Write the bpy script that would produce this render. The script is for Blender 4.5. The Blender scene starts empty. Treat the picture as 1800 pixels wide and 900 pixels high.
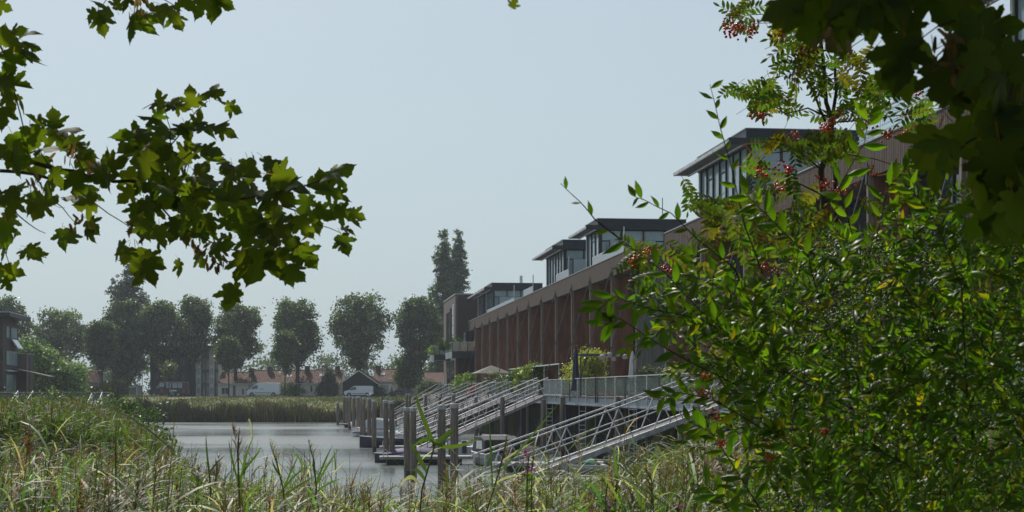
import bpy, math, random
import numpy as np
from mathutils import Vector, Matrix, Euler
R = math.radians
random.seed(7); rng = np.random.default_rng(11)
S = bpy.context.scene
COL = S.collection

# ------------------------------------------------------------------ camera, sky, sun, exposure
cam = bpy.data.cameras.new('camera'); camo = bpy.data.objects.new('camera', cam); COL.objects.link(camo)
EYE = 4.3                                    # eye height above the water (water = 0)
camo.location = (0, 0, EYE); camo.rotation_euler = (R(90), 0, 0)
cam.lens = 56; cam.sensor_width = 36; cam.shift_y = 237/1800
cam.clip_start = 0.05; cam.clip_end = 8000
cam.dof.use_dof = True; cam.dof.focus_distance = 45; cam.dof.aperture_fstop = 14
S.camera = camo
SUN_EL, SUN_AZ = R(49), R(24)                # azimuth: left of straight ahead
sdir = Vector((-math.sin(SUN_AZ)*math.cos(SUN_EL), math.cos(SUN_AZ)*math.cos(SUN_EL), math.sin(SUN_EL)))
w = bpy.data.worlds.new('World'); S.world = w; w.use_nodes = True
nt = w.node_tree; nt.nodes.clear()
sky = nt.nodes.new('ShaderNodeTexSky'); sky.sky_type = 'NISHITA'; sky.sun_disc = False
sky.sun_elevation = SUN_EL; sky.sun_rotation = -SUN_AZ
sky.air_density = 1.0; sky.dust_density = 1.6; sky.ozone_density = 1.5; sky.altitude = 0
hs = nt.nodes.new('ShaderNodeHueSaturation'); hs.inputs['Saturation'].default_value = 0.75
bg = nt.nodes.new('ShaderNodeBackground'); bg.inputs['Strength'].default_value = 0.15
wo = nt.nodes.new('ShaderNodeOutputWorld')
# milky summer haze: strongest near the horizon, thinning towards the zenith, the same all round
gc = nt.nodes.new('ShaderNodeTexCoord'); sx = nt.nodes.new('ShaderNodeSeparateXYZ'); hr = nt.nodes.new('ShaderNodeMapRange'); mx = nt.nodes.new('ShaderNodeMixRGB')
hr.inputs['From Min'].default_value = 0.0; hr.inputs['From Max'].default_value = 0.6; hr.inputs['To Min'].default_value = .9; hr.inputs['To Max'].default_value = .08
nt.links.new(gc.outputs['Generated'], sx.inputs[0]); nt.links.new(sx.outputs['Z'], hr.inputs['Value']); nt.links.new(hr.outputs[0], mx.inputs['Fac'])
vn = nt.nodes.new('ShaderNodeTexNoise'); vn.inputs['Scale'].default_value = 2.2; vn.inputs['Detail'].default_value = 5; vm = nt.nodes.new('ShaderNodeMapping'); vm.inputs['Scale'].default_value = (1, 1, 4)   # faint veils of uneven haze
nt.links.new(gc.outputs['Generated'], vm.inputs[0]); nt.links.new(vm.outputs[0], vn.inputs['Vector'])
vc = nt.nodes.new('ShaderNodeMixRGB'); vc.inputs['Color1'].default_value = (4.45, 5.72, 6.30, 1); vc.inputs['Color2'].default_value = (5.15, 6.25, 6.65, 1); nt.links.new(vn.outputs['Fac'], vc.inputs['Fac']); nt.links.new(vc.outputs[0], mx.inputs['Color2'])
nt.links.new(sky.outputs[0], hs.inputs['Color']); nt.links.new(hs.outputs[0], mx.inputs['Color1']); nt.links.new(mx.outputs[0], bg.inputs['Color']); nt.links.new(bg.outputs[0], wo.inputs['Surface'])
sl = bpy.data.lights.new('sun', 'SUN'); sl.energy = 5.0; sl.angle = R(0.5); sl.color = (1, .955, .88)
so = bpy.data.objects.new('sun', sl); COL.objects.link(so); so.rotation_euler = sdir.to_track_quat('Z', 'Y').to_euler()
so.location = (-60, 80, 120)
S.view_settings.view_transform = 'Standard'; S.view_settings.look = 'None'
S.view_settings.exposure = -0.55; S.view_settings.gamma = 1; S.view_settings.use_curve_mapping = False

# ------------------------------------------------------------------ helpers
def P(x, y, Z):                              # photograph point (1800 wide) at a depth of Z metres
    return Vector(((x-900)*Z/2800, Z, EYE+(687-y)*Z/2800))
TH = math.atan(348/2800)                     # the quay runs 7 degrees left of straight ahead
CT, ST = math.cos(TH), math.sin(TH)
def sf(a, s, z=0.0):                         # quay frame: a = metres inland, s = metres along
    return Vector((a*CT - s*ST, a*ST + s*CT, z))
def ss(L, Z): return 1.0077*Z - 0.1234*L     # s of a point at depth Z whose offset is L
def tag(o, label=None, cat=None, group=None, kind=None):
    if label: o['label'] = label
    if cat: o['category'] = cat
    if group: o['group'] = group
    if kind: o['kind'] = kind
    return o
def thing(name, label, cat, loc=(0, 0, 0), rz=0.0, group=None):
    o = bpy.data.objects.new(name, None); COL.objects.link(o); o.empty_display_size = .3
    o.location = loc; o.rotation_euler = (0, 0, rz)
    return tag(o, label, cat, group)
def link(name, me, parent=None, loc=(0, 0, 0), rot=None, scale=None):
    o = bpy.data.objects.new(name, me); COL.objects.link(o); o.location = loc
    if rot is not None: o.rotation_euler = rot
    if scale is not None: o.scale = scale if hasattr(scale, '__len__') else (scale,)*3
    if parent: o.parent = parent
    return o
def copy_tree(o, parent=None):
    c = o.copy(); COL.objects.link(c)
    if parent: c.parent = parent
    for ch in list(o.children): copy_tree(ch, c)
    return c
BOXF = [(0,3,2,1),(4,5,6,7),(0,1,5,4),(1,2,6,5),(2,3,7,6),(3,0,4,7)]
class MB:
    def __init__(s): s.v = []; s.f = []; s.m = []; s.mi = 0
    def add(s, vs, fs):
        n = len(s.v); s.v += [tuple(v) for v in vs]
        for f in fs: s.f.append(tuple(i+n for i in f)); s.m.append(s.mi)
        return s
    def box(s, x0, x1, y0, y1, z0, z1):
        x0, x1 = min(x0, x1), max(x0, x1); y0, y1 = min(y0, y1), max(y0, y1); z0, z1 = min(z0, z1), max(z0, z1)
        return s.add([(x0,y0,z0),(x1,y0,z0),(x1,y1,z0),(x0,y1,z0),(x0,y0,z1),(x1,y0,z1),(x1,y1,z1),(x0,y1,z1)], BOXF)
    def beam(s, p, q, w, h=None, up=(0, 0, 1)):
        h = h or w; p, q = Vector(p), Vector(q); d = (q-p).normalized(); u = Vector(up)
        if abs(d.dot(u)) > .99: u = Vector((0, 1, 0))
        a = d.cross(u).normalized()*w/2; b = a.cross(d).normalized()*h/2
        return s.add([p-a-b, p+a-b, p+a+b, p-a+b, q-a-b, q+a-b, q+a+b, q-a+b], BOXF)
    def tube(s, pts, rad, n=6, cap=True):
        pts = [Vector(p) for p in pts]; k = len(pts)
        if not hasattr(rad, '__len__'): rad = [rad]*k
        vs = []; ref = Vector((.31, .17, .93))
        for i, p in enumerate(pts):
            d = (pts[min(i+1, k-1)]-pts[max(i-1, 0)]).normalized()
            if abs(d.dot(ref)) > .95: ref = Vector((1, .1, 0))
            a = d.cross(ref).normalized(); b = d.cross(a)
            for j in range(n):
                t = 2*math.pi*j/n; vs.append(p + (a*math.cos(t)+b*math.sin(t))*rad[i])
        fs = [(i*n+j, i*n+(j+1) % n, (i+1)*n+(j+1) % n, (i+1)*n+j) for i in range(k-1) for j in range(n)]
        if cap: fs += [tuple(range(n-1, -1, -1)), tuple((k-1)*n+j for j in range(n))]
        return s.add(vs, fs)
    def cyl(s, x, y, z0, z1, r0, r1=None, n=12):
        return s.tube([(x, y, z0), (x, y, z1)], [r0, r0 if r1 is None else r1], n)
    def prism(s, prof, axis, a0, a1):        # profile of 2D points pushed along an axis
        def mk(u, v, t): return {'x': (t, u, v), 'y': (u, t, v), 'z': (u, v, t)}[axis]
        n = len(prof); vs = [mk(u, v, a0) for u, v in prof]+[mk(u, v, a1) for u, v in prof]
        return s.add(vs, [tuple(range(n-1, -1, -1)), tuple(range(n, 2*n))]+[(i, (i+1) % n, n+(i+1) % n, n+i) for i in range(n)])
    def loft(s, rings, close=True):
        n = len(rings[0]); vs = [v for r in rings for v in r]; k = len(rings)
        fs = [(i*n+j, i*n+(j+1) % n, (i+1)*n+(j+1) % n, (i+1)*n+j) for i in range(k-1) for j in range(n if close else n-1)]
        if close: fs += [tuple(range(n-1, -1, -1)), tuple((k-1)*n+j for j in range(n))]
        return s.add(vs, fs)
    def mesh(s, name, mats, smooth=False, bevel=0):
        me = bpy.data.meshes.new(name); me.from_pydata(s.v, [], s.f)
        if not isinstance(mats, (list, tuple)): mats = [mats]
        for m in mats: me.materials.append(m)
        if len(mats) > 1: me.polygons.foreach_set('material_index', s.m)
        import bmesh
        bm = bmesh.new(); bm.from_mesh(me); bmesh.ops.recalc_face_normals(bm, faces=bm.faces)
        if bevel: bmesh.ops.bevel(bm, geom=bm.edges[:], offset=bevel, segments=1, affect='EDGES', clamp_overlap=True)
        bm.to_mesh(me); bm.free()
        if smooth: me.polygons.foreach_set('use_smooth', [True]*len(me.polygons))
        return me
    def obj(s, name, mats, parent=None, loc=(0, 0, 0), smooth=False, bevel=0, rot=None):
        return link(name, s.mesh(name, mats, smooth, bevel), parent, loc, rot)
def bx(name, mat, parent, *b, bevel=0): return MB().box(*b).obj(name, mat, parent, bevel=bevel)

def npmesh(name, V, F, mat, col=None, smooth=False):       # V (n,3); F (m,k) faces
    me = bpy.data.meshes.new(name); V = np.asarray(V, np.float32); F = np.asarray(F, np.int32)
    me.vertices.add(len(V)); me.vertices.foreach_set('co', V.ravel())
    k = F.shape[1]; me.loops.add(F.size); me.loops.foreach_set('vertex_index', F.ravel())
    me.polygons.add(len(F)); me.polygons.foreach_set('loop_start', np.arange(len(F), dtype=np.int32)*k)
    me.polygons.foreach_set('loop_total', np.full(len(F), k, np.int32))
    if smooth: me.polygons.foreach_set('use_smooth', np.ones(len(F), bool))
    me.materials.append(mat)
    if col is not None:
        a = me.attributes.new('col', 'FLOAT_COLOR', 'POINT')
        c = np.ones((len(V), 4), np.float32); c[:, :3] = col; a.data.foreach_set('color', c.ravel())
    me.update(); me.validate()
    return me
def frames(d, n):                            # rotation whose y axis is d and z axis close to n
    d = d/np.linalg.norm(d, axis=1, keepdims=True)
    x = np.cross(d, n); x /= np.linalg.norm(x, axis=1, keepdims=True)+1e-9
    z = np.cross(x, d)
    return np.stack([x, d, z], axis=2)
def euler_frames(n, tilt=math.pi):
    a = rng.uniform(0, 2*math.pi, n); b = rng.normal(0, tilt, n)
    d = np.stack([np.cos(a)*np.cos(b), np.sin(a)*np.cos(b), np.sin(b)], 1)
    m = rng.normal(size=(n, 3)); return frames(d, m)
def scatter(TV, TF, M, loc, scale, col, tcol=None):        # many copies of one template, joined
    n = len(loc); k = len(TV)
    scale = np.asarray(scale, float)
    sv = scale[:, None, None] if scale.ndim == 1 else scale[:, None, :]
    V = np.einsum('nij,nkj->nki', M, TV[None]*sv)+loc[:, None, :]
    F = TF[None]+(np.arange(n)*k)[:, None, None]
    C = np.broadcast_to(col[:, None, :], (n, k, 3))
    if tcol is not None: C = C*tcol[None]
    return V.reshape(-1, 3), F.reshape(-1, TF.shape[1]), C.reshape(-1, 3)
def join(parts):
    V, F, C = [], [], []; o = 0
    for v, f, c in parts: V.append(v); F.append(f+o); C.append(c); o += len(v)
    return np.concatenate(V), np.concatenate(F), np.concatenate(C)
def vary(base, n, amt=.25, hue=.12):
    b = np.array(base)[None]*np.exp(rng.normal(0, amt, n))[:, None]
    return np.clip(b*np.exp(rng.normal(0, hue, (n, 3))*np.array([1, .25, .6])), 0, 1)
def pick(cols, probs, n, amt=.22):
    i = rng.choice(len(cols), n, p=np.array(probs)/sum(probs))
    return np.clip(np.array(cols)[i]*np.exp(rng.normal(0, amt, n))[:, None], 0, 1)

# ------------------------------------------------------------------ materials
def mat(name, col=(.5, .5, .5), rough=.6, metal=0., noise=0., nscale=3., bump=0., bscale=None, spec=.5, stretch=None, col2=None, detail=5, rndv=0.):
    m = bpy.data.materials.new(name); m.use_nodes = True; t = m.node_tree; b = t.nodes['Principled BSDF']
    b.inputs['Base Color'].default_value = (*col, 1); b.inputs['Roughness'].default_value = rough
    b.inputs['Metallic'].default_value = metal; b.inputs['Specular IOR Level'].default_value = spec
    if noise or bump or rndv:
        tc = t.nodes.new('ShaderNodeTexCoord'); mp = t.nodes.new('ShaderNodeMapping')
        t.links.new(tc.outputs['Object'], mp.inputs[0])
        if stretch: mp.inputs['Scale'].default_value = stretch
        n = t.nodes.new('ShaderNodeTexNoise'); n.inputs['Scale'].default_value = nscale; n.inputs['Detail'].default_value = detail
        n.inputs['Roughness'].default_value = .62
        t.links.new(mp.outputs[0], n.inputs['Vector'])
        r = t.nodes.new('ShaderNodeValToRGB'); c2 = col2 or tuple(c*(1-noise) for c in col); c1 = tuple(min(1, c*(1+noise*.6)) for c in col)
        r.color_ramp.elements[0].color = (*c2, 1); r.color_ramp.elements[1].color = (*(col if col2 else c1), 1)
        r.color_ramp.elements[0].position = .32; r.color_ramp.elements[1].position = .68
        t.links.new(n.outputs['Fac'], r.inputs[0]); out = r.outputs[0]
        if rndv:
            oi = t.nodes.new('ShaderNodeObjectInfo'); mr = t.nodes.new('ShaderNodeMapRange')
            mr.inputs['To Min'].default_value = 1-rndv; mr.inputs['To Max'].default_value = 1+rndv
            h = t.nodes.new('ShaderNodeHueSaturation'); t.links.new(oi.outputs['Random'], mr.inputs['Value'])
            t.links.new(mr.outputs[0], h.inputs['Value']); t.links.new(out, h.inputs['Color']); out = h.outputs[0]
        t.links.new(out, b.inputs['Base Color'])
        if bump:
            n2 = n
            if bscale:
                n2 = t.nodes.new('ShaderNodeTexNoise'); n2.inputs['Scale'].default_value = bscale; t.links.new(mp.outputs[0], n2.inputs['Vector'])
            bp = t.nodes.new('ShaderNodeBump'); bp.inputs['Strength'].default_value = bump; bp.inputs['Distance'].default_value = .05
            t.links.new(n2.outputs['Fac'], bp.inputs['Height']); t.links.new(bp.outputs[0], b.inputs['Normal'])
    return m
def leafmat(name, rough=.42, trans=.5, tcol=(1.15, 1.25, .45), rndv=.25, spec=.5, rndh=.02):
    m = bpy.data.materials.new(name); m.use_nodes = True; t = m.node_tree; b = t.nodes['Principled BSDF']; out = t.nodes['Material Output']
    b.inputs['Roughness'].default_value = rough; b.inputs['Specular IOR Level'].default_value = spec
    at = t.nodes.new('ShaderNodeAttribute'); at.attribute_name = 'col'
    oi = t.nodes.new('ShaderNodeObjectInfo'); h = t.nodes.new('ShaderNodeHueSaturation')
    for lo, hi, sock in ((1-rndv, 1+rndv, 'Value'), (.5-rndh, .5+rndh, 'Hue')):
        mr = t.nodes.new('ShaderNodeMapRange'); mr.inputs['To Min'].default_value = lo; mr.inputs['To Max'].default_value = hi
        if sock == 'Hue':
            fr = t.nodes.new('ShaderNodeMath'); fr.operation = 'FRACT'; mu = t.nodes.new('ShaderNodeMath'); mu.operation = 'MULTIPLY'; mu.inputs[1].default_value = 13.7
            t.links.new(oi.outputs['Random'], mu.inputs[0]); t.links.new(mu.outputs[0], fr.inputs[0]); t.links.new(fr.outputs[0], mr.inputs['Value'])
        else: t.links.new(oi.outputs['Random'], mr.inputs['Value'])
        t.links.new(mr.outputs[0], h.inputs[sock])
    t.links.new(at.outputs['Color'], h.inputs['Color']); t.links.new(h.outputs[0], b.inputs['Base Color'])
    tr = t.nodes.new('ShaderNodeBsdfTranslucent'); mx = t.nodes.new('ShaderNodeMixRGB'); mx.blend_type = 'MULTIPLY'; mx.inputs[0].default_value = 1
    t.links.new(h.outputs[0], mx.inputs[1]); mx.inputs[2].default_value = (*[c*1.6 for c in tcol], 1); t.links.new(mx.outputs[0], tr.inputs['Color'])
    ms = t.nodes.new('ShaderNodeMixShader'); ms.inputs[0].default_value = trans
    t.links.new(b.outputs[0], ms.inputs[1]); t.links.new(tr.outputs[0], ms.inputs[2]); t.links.new(ms.outputs[0], out.inputs['Surface'])
    return m
def glassmat(name, tint, fac, rough=.03):
    m = bpy.data.materials.new(name); m.use_nodes = True; t = m.node_tree; t.nodes.remove(t.nodes['Principled BSDF']); out = t.nodes['Material Output']
    g = t.nodes.new('ShaderNodeBsdfGlossy'); g.inputs['Roughness'].default_value = rough; g.inputs['Color'].default_value = (.9, .95, 1, 1)
    tr = t.nodes.new('ShaderNodeBsdfTransparent'); tr.inputs['Color'].default_value = (*tint, 1)
    ms = t.nodes.new('ShaderNodeMixShader'); ms.inputs[0].default_value = fac
    t.links.new(tr.outputs[0], ms.inputs[1]); t.links.new(g.outputs[0], ms.inputs[2]); t.links.new(ms.outputs[0], out.inputs['Surface'])
    return m
M = {}
M['board'] = mat('weathered_cladding', (.104, .068, .047), .75, noise=.45, nscale=1.2, stretch=(6, 6, .5), bump=.3, detail=8)
M['greyboard'] = mat('silver_grey_cladding', (.17, .165, .16), .8, noise=.35, nscale=1.5, stretch=(6, 6, .4), bump=.3, detail=8)
M['rust'] = mat('rust_red_panel', (.24, .098, .052), .62, noise=.55, nscale=.8, detail=8, bump=.15, stretch=(2.5, 2.5, .4))
M['postwood'] = mat('post_timber', (.25, .20, .165), .8, noise=.4, nscale=2, stretch=(8, 8, .5), bump=.3, detail=7)
M['navy'] = mat('dark_blue_grey_metal', (.028, .034, .048), .5, noise=.25, nscale=2, spec=.4)
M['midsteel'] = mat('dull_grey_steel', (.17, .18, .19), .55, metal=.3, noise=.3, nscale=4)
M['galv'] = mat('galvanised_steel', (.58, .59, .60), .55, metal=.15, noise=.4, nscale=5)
M['darksteel'] = mat('dark_steel', (.07, .08, .095), .5, metal=.3, noise=.2, nscale=3)
M['ltsteel'] = mat('pale_blue_grey_beam', (.34, .39, .43), .55, noise=.25, nscale=2)
M['white'] = mat('white_paint', (.74, .75, .76), .5, noise=.08, nscale=2)
M['offwhite'] = mat('off_white_panel', (.62, .63, .62), .6, noise=.1, nscale=2)
M['brickdk'] = mat('dark_brown_brick', (.085, .062, .055), .85, noise=.4, nscale=6, bump=.3, stretch=(1, 1, 4), detail=8)
M['brickbr'] = mat('brown_grey_brick', (.17, .135, .115), .85, noise=.35, nscale=5, bump=.3, stretch=(1, 1, 4), detail=8)
M['winglass'] = mat('window_glass', (.03, .045, .05), .06, spec=.9)
M['blueglass'] = mat('pale_blue_glazing', (.32, .43, .47), .12, spec=.9, noise=.25, nscale=.6)
M['railglass'] = glassmat('railing_glass', (.74, .82, .80), .36, .2)
M['frost'] = mat('frosted_glass_panel', (.62, .68, .68), .35, noise=.1, nscale=1)
M['pile'] = mat('mooring_pile_timber', (.23, .19, .155), .85, noise=.6, nscale=2.5, stretch=(7, 7, .45), bump=.5, detail=9, rndv=.25)
M['pilewet'] = mat('wet_dark_timber', (.045, .038, .032), .45, noise=.5, nscale=4, bump=.4, detail=8)
M['pilecap'] = mat('pile_cap_metal', (.46, .47, .47), .6, noise=.3, nscale=6)
M['deckwood'] = mat('grey_deck_timber', (.33, .31, .29), .8, noise=.3, nscale=2, stretch=(1, 8, 1), bump=.2)
M['concrete'] = mat('pontoon_concrete', (.46, .45, .43), .8, noise=.25, nscale=3, bump=.2)
M['backlit'] = leafmat('frosted_backlit_glass', rough=.3, trans=.65, tcol=(.62, .62, .62), rndv=0, rndh=0)
t = M['backlit'].node_tree; t.nodes.remove(next(n for n in t.nodes if n.type == 'ATTRIBUTE')); next(n for n in t.nodes if n.type == 'HUE_SAT').inputs['Color'].default_value = (.8, .84, .85, 1)
M['black'] = mat('black_rubber', (.02, .02, .021), .6)
M['dkwall'] = mat('dark_retaining_wall', (.028, .026, .024), .9, noise=.5, nscale=2, bump=.3)
M['bark'] = mat('bark', (.085, .068, .052), .9, noise=.45, nscale=5, stretch=(3, 3, .6), bump=.6, detail=8)
M['barkfar'] = mat('grey_brown_bark', (.05, .045, .04), .9, noise=.3, nscale=3)
M['twig'] = mat('twig_bark', (.07, .05, .04), .8, noise=.3, nscale=20)
M['leaf'] = leafmat('maple_leaf', rough=.55, trans=.6, tcol=(2.7, 2.6, .3), rndv=.25, spec=.25)
M['shrubleaf'] = leafmat('shrub_leaf', rough=.36, trans=.5, tcol=(1.8, 2.3, .26), rndv=.35, spec=.22)
M['reed'] = leafmat('reed_leaf', rough=.5, trans=.4, tcol=(.98, 1.15, .42), rndv=0, spec=.5, rndh=0)
M['leftreed'] = leafmat('leafy_reed', rough=.55, trans=.36, tcol=(.85, 1.0, .3), rndv=0, spec=.28, rndh=0)
M['bankreed'] = leafmat('bank_reed', rough=.8, trans=.08, tcol=(.9, 1.0, .4), rndv=0, spec=.1, rndh=0)
M['farleaf'] = leafmat('tree_leaf', rough=.42, trans=.32, tcol=(1.0, 1.1, .5), rndv=0, spec=.5, rndh=0)
M['petal'] = leafmat('flower_petal', rough=.6, trans=.3, tcol=(.7, .6, .65), rndv=0, spec=.2, rndh=0)
# ------------------------------------------------------------------ ground, water, haze
def xl(Z):                                   # left edge of the canal
    Z = np.asarray(Z, float)
    return np.where(Z < 78, -6.6-(Z-30)*.25, -40-(Z-75)*.083)
def ground_h(X, Y):
    X = np.asarray(X, float); Y = np.asarray(Y, float)
    a = X*CT+Y*ST
    sm = lambda t: np.clip(t, 0, 1)**2*(3-2*np.clip(t, 0, 1))
    bed = -1.6
    near = 2.55-.10*Y+.25*np.sin(X*.5)*.5
    near = np.where(Y > 23, near-(Y-23)*.9, near)
    left = np.minimum((xl(Y)-X)*.42+.1, 1.5+np.minimum((xl(Y)-X)*.04, 2.2)); left = np.where(Y > 78, np.minimum((xl(Y)-X)*.9, 3.3), left)
    far = np.where(Y < 224, (Y-218)*.3, 1.7+np.clip((Y-224)/62, 0, 1)*1.54)
    far = far+.12*np.sin(X*.21+1)*np.sin(Y*.13)
    far = np.minimum(far, 3.24)
    right = np.where(a > 18.6, 3.8, -5.)
    h = np.maximum.reduce([np.full_like(X, bed), near, np.minimum(left, 3.4), far, right])
    h = np.where(Y > 286, 3.24, h)
    return h
xs = np.concatenate([-np.geomspace(3500, 115, 14), np.arange(-112, 112.1, 1.4), np.geomspace(115, 3500, 14)])
ys = np.concatenate([[-600, -200, -60], np.arange(-14, 330, 1.4), np.geomspace(335, 3800, 14)])
XX, YY = np.meshgrid(xs, ys); HH = ground_h(XX, YY)
V = np.stack([XX, YY, HH], 2).reshape(-1, 3); nx, ny = len(xs), len(ys)
idx = (np.arange(ny-1)[:, None]*nx+np.arange(nx-1)[None]).reshape(-1)
F = np.stack([idx, idx+1, idx+nx+1, idx+nx], 1)
gm = mat('grass_ground', (.085, .10, .034), .9, noise=.5, nscale=.09, bump=.2, bscale=4, detail=10, col2=(.125, .115, .05))
tag(link('ground', npmesh('ground', V, F, gm, smooth=True)), kind='structure')
wm = bpy.data.materials.new('canal_water'); wm.use_nodes = True; t = wm.node_tree; b = t.nodes['Principled BSDF']
b.inputs['Base Color'].default_value = (.11, .122, .112, 1); b.inputs['Roughness'].default_value = .25; b.inputs['IOR'].default_value = 1.45
tc = t.nodes.new('ShaderNodeTexCoord'); prev = None
for sc_, st_, d_ in ((2.0, (.4, 1, 1), .035), (.2, (.3, 1, 1), .12)):
    mp = t.nodes.new('ShaderNodeMapping'); mp.inputs['Scale'].default_value = st_; n = t.nodes.new('ShaderNodeTexNoise'); n.inputs['Scale'].default_value = sc_; n.inputs['Detail'].default_value = 4
    t.links.new(tc.outputs['Object'], mp.inputs[0]); t.links.new(mp.outputs[0], n.inputs['Vector'])
    bp = t.nodes.new('ShaderNodeBump'); bp.inputs['Strength'].default_value = .55; bp.inputs['Distance'].default_value = d_
    t.links.new(n.outputs['Fac'], bp.inputs['Height'])
    if prev: t.links.new(prev.outputs[0], bp.inputs['Normal'])
    prev = bp
t.links.new(prev.outputs[0], b.inputs['Normal'])
mp = t.nodes.new('ShaderNodeMapping'); mp.inputs['Scale'].default_value = (.022, .05, 1); n = t.nodes.new('ShaderNodeTexNoise'); n.inputs['Scale'].default_value = 1; n.inputs['Detail'].default_value = 3   # wind patches and calm streaks
mr = t.nodes.new('ShaderNodeMapRange'); mr.inputs['From Min'].default_value = .36; mr.inputs['From Max'].default_value = .62; mr.inputs['To Min'].default_value = .15; mr.inputs['To Max'].default_value = .36
t.links.new(tc.outputs['Object'], mp.inputs[0]); t.links.new(mp.outputs[0], n.inputs['Vector']); t.links.new(n.outputs['Fac'], mr.inputs['Value']); t.links.new(mr.outputs[0], b.inputs['Roughness'])
tag(MB().add([(-75, 14, 0), (32, 14, 0), (32, 230, 0), (-75, 230, 0)], [(0, 1, 2, 3)]).obj('water', wm), kind='structure')
road = MB().box(-130, 60, 286.6, 296, 3.1, 3.262); tag(road.obj('road', mat('asphalt', (.07, .07, .07), .9, noise=.3, nscale=2)), kind='structure')
# dry worn patch beside the road
tag(MB().add([(-72, 262, 2.70), (-57, 262, 2.70), (-55, 278, 3.12), (-72, 279, 3.14)], [(0, 1, 2, 3)]).obj('path', mat('dry_sand_path', (.30, .25, .16), .95, noise=.5, nscale=.4)), kind='structure')
HAZE = .00028
hz = MB().box(-3600, 3600, -640, 3900, -3.2, 52).obj('haze', bpy.data.materials.new('haze_air'))
hm = hz.data.materials[0]; hm.use_nodes = True; t = hm.node_tree; t.nodes.remove(t.nodes['Principled BSDF'])
pv = t.nodes.new('ShaderNodeVolumePrincipled'); pv.inputs['Color'].default_value = (.80, .87, .93, 1); pv.inputs['Density'].default_value = HAZE; pv.inputs['Anisotropy'].default_value = .2
t.links.new(pv.outputs[0], t.nodes['Material Output'].inputs['Volume']); tag(hz, kind='stuff')

# ------------------------------------------------------------------ far trees
QV = np.array([(0, 0, 0), (.34, .45, .08), (0, 1, 0), (-.34, .45, .08)], float); QF = np.array([(0, 1, 2, 3)])
GREENS = [(.125, .165, .080), (.090, .130, .066), (.18, .21, .12)]
def leafcloud(blobs, nclump, per, cr, size, cols=GREENS, probs=(4, 3, 1), shell=.55, droop=0.):
    b = np.array(blobs, float); vol = b[:, 3]*b[:, 4]*b[:, 5]; i = rng.choice(len(b), nclump, p=vol/vol.sum())
    d = rng.normal(size=(nclump, 3)); d /= np.linalg.norm(d, axis=1, keepdims=True)
    r = (shell**3+rng.random(nclump)*(1-shell**3))**(1/3)
    c = b[i, :3]+d*b[i, 3:6]*r[:, None]
    crs = cr*rng.uniform(.6, 1.4, nclump)
    L = np.repeat(c, per, 0)+rng.normal(size=(nclump*per, 3))*np.repeat(crs, per)[:, None]*np.array([1, 1, .75])*.55
    n = len(L); M_ = euler_frames(n, .7)
    if droop: M_[:, 2, 1] -= droop; M_ = frames(M_[:, :, 1], M_[:, :, 2])
    tint = np.repeat(np.exp(rng.normal(0, .28, nclump)), per)
    col = np.clip(pick(cols, probs, n, .2)*tint[:, None], 0, 1)
    return scatter(QV, QF, M_, L, size*rng.uniform(.7, 1.35, n), col)
def trunk_mb(h, r, limbs, top=None, lean=0.):
    mb = MB(); top = top or h*1.6
    mb.tube([(0, 0, -.3), (lean*.2, 0, h*.3), (lean*.5, 0, h*.8), (lean, 0, top)], [r*1.25, r, r*.8, r*.25], 8)
    for k in range(limbs):
        a = 2*math.pi*(k+random.random()*.6)/limbs; z0 = h*random.uniform(.7, 1.15); l = (top-h*.7)*random.uniform(.6, .95)
        o = random.uniform(.35, .6)*l
        mb.tube([(lean*.5, 0, z0), (math.cos(a)*o*.5, math.sin(a)*o*.5, z0+l*.45), (math.cos(a)*o, math.sin(a)*o, z0+l)], [r*.5, r*.33, r*.1], 6)
    return mb
def tree(name, label, cat, x, Z, top, hw, bot, gy=None, blobs=None, ncl=240, per=34, cr=.8, size=.44, cols=GREENS, probs=(4, 3, 1), group=None, trunks=1, limbs=6, tr=.42, shell=.5, bark=None, dy=None, shear=0.):
    X = (x-900)*Z/2800; g = float(ground_h(X, Z)); H = EYE+(687-top)*Z/2800-g; B = max(.4, EYE+(687-bot+(9 if bot < 675 else 0))*Z/2800-g); w_ = hw*.95*Z/2800
    t_ = thing(name, label, cat, (X, Z, g), 0, group)
    if blobs is None:
        m = (B+H)/2; hh = (H-B)/2; w_ *= random.uniform(.94, 1.08)
        blobs = [(0, 0, m, w_*.78, w_*.75, hh*.9), (w_*.3*random.choice((-1, 1)), 0, m+hh*.4, w_*.55, w_*.5, hh*.55)]
        for k in range(7):
            a = random.uniform(0, 6.28); zz = random.uniform(-.55, .55); blobs.append((math.cos(a)*w_*.58, math.sin(a)*w_*.5, m+zz*hh, w_*random.uniform(.3, .5), w_*.42, hh*random.uniform(.26, .42)))
        for k in range(3): blobs.append((random.uniform(-.45, .45)*w_, 0, H-hh*.26, w_*.33, w_*.33, hh*.27))
        blobs.append((0, 0, B+hh*.15, w_*.3, w_*.3, hh*.3))
    for k in range(trunks):
        o = trunk_mb(max(B, 1.5), tr, limbs, H*.82).obj('trunk', bark or M['barkfar'], t_, ((k-(trunks-1)/2)*1.3, 0, 0), smooth=True)
    v, f, c = leafcloud(blobs, int(ncl*1.35), per, cr, size, cols, probs, shell)
    v[:, 0] += shear*v[:, 2]
    link('crown', npmesh('crown', v, f, M['farleaf'], c), t_)
    return t_
AV = 'trees in the row along the far road'
DK = [(.085, .125, .060), (.068, .10, .052), (.13, .165, .085)]
tree('broadleaf_tree', 'round grey-green tree rising behind the dark flat-roofed house at the far left', 'tree', 18, 322, 522, 46, 650, group=AV)
tree('broadleaf_tree', 'wide grey-green tree above the pale willow at the left, right of the flat roof', 'tree', 106, 322, 544, 54, 668, group=AV, ncl=300)
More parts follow.
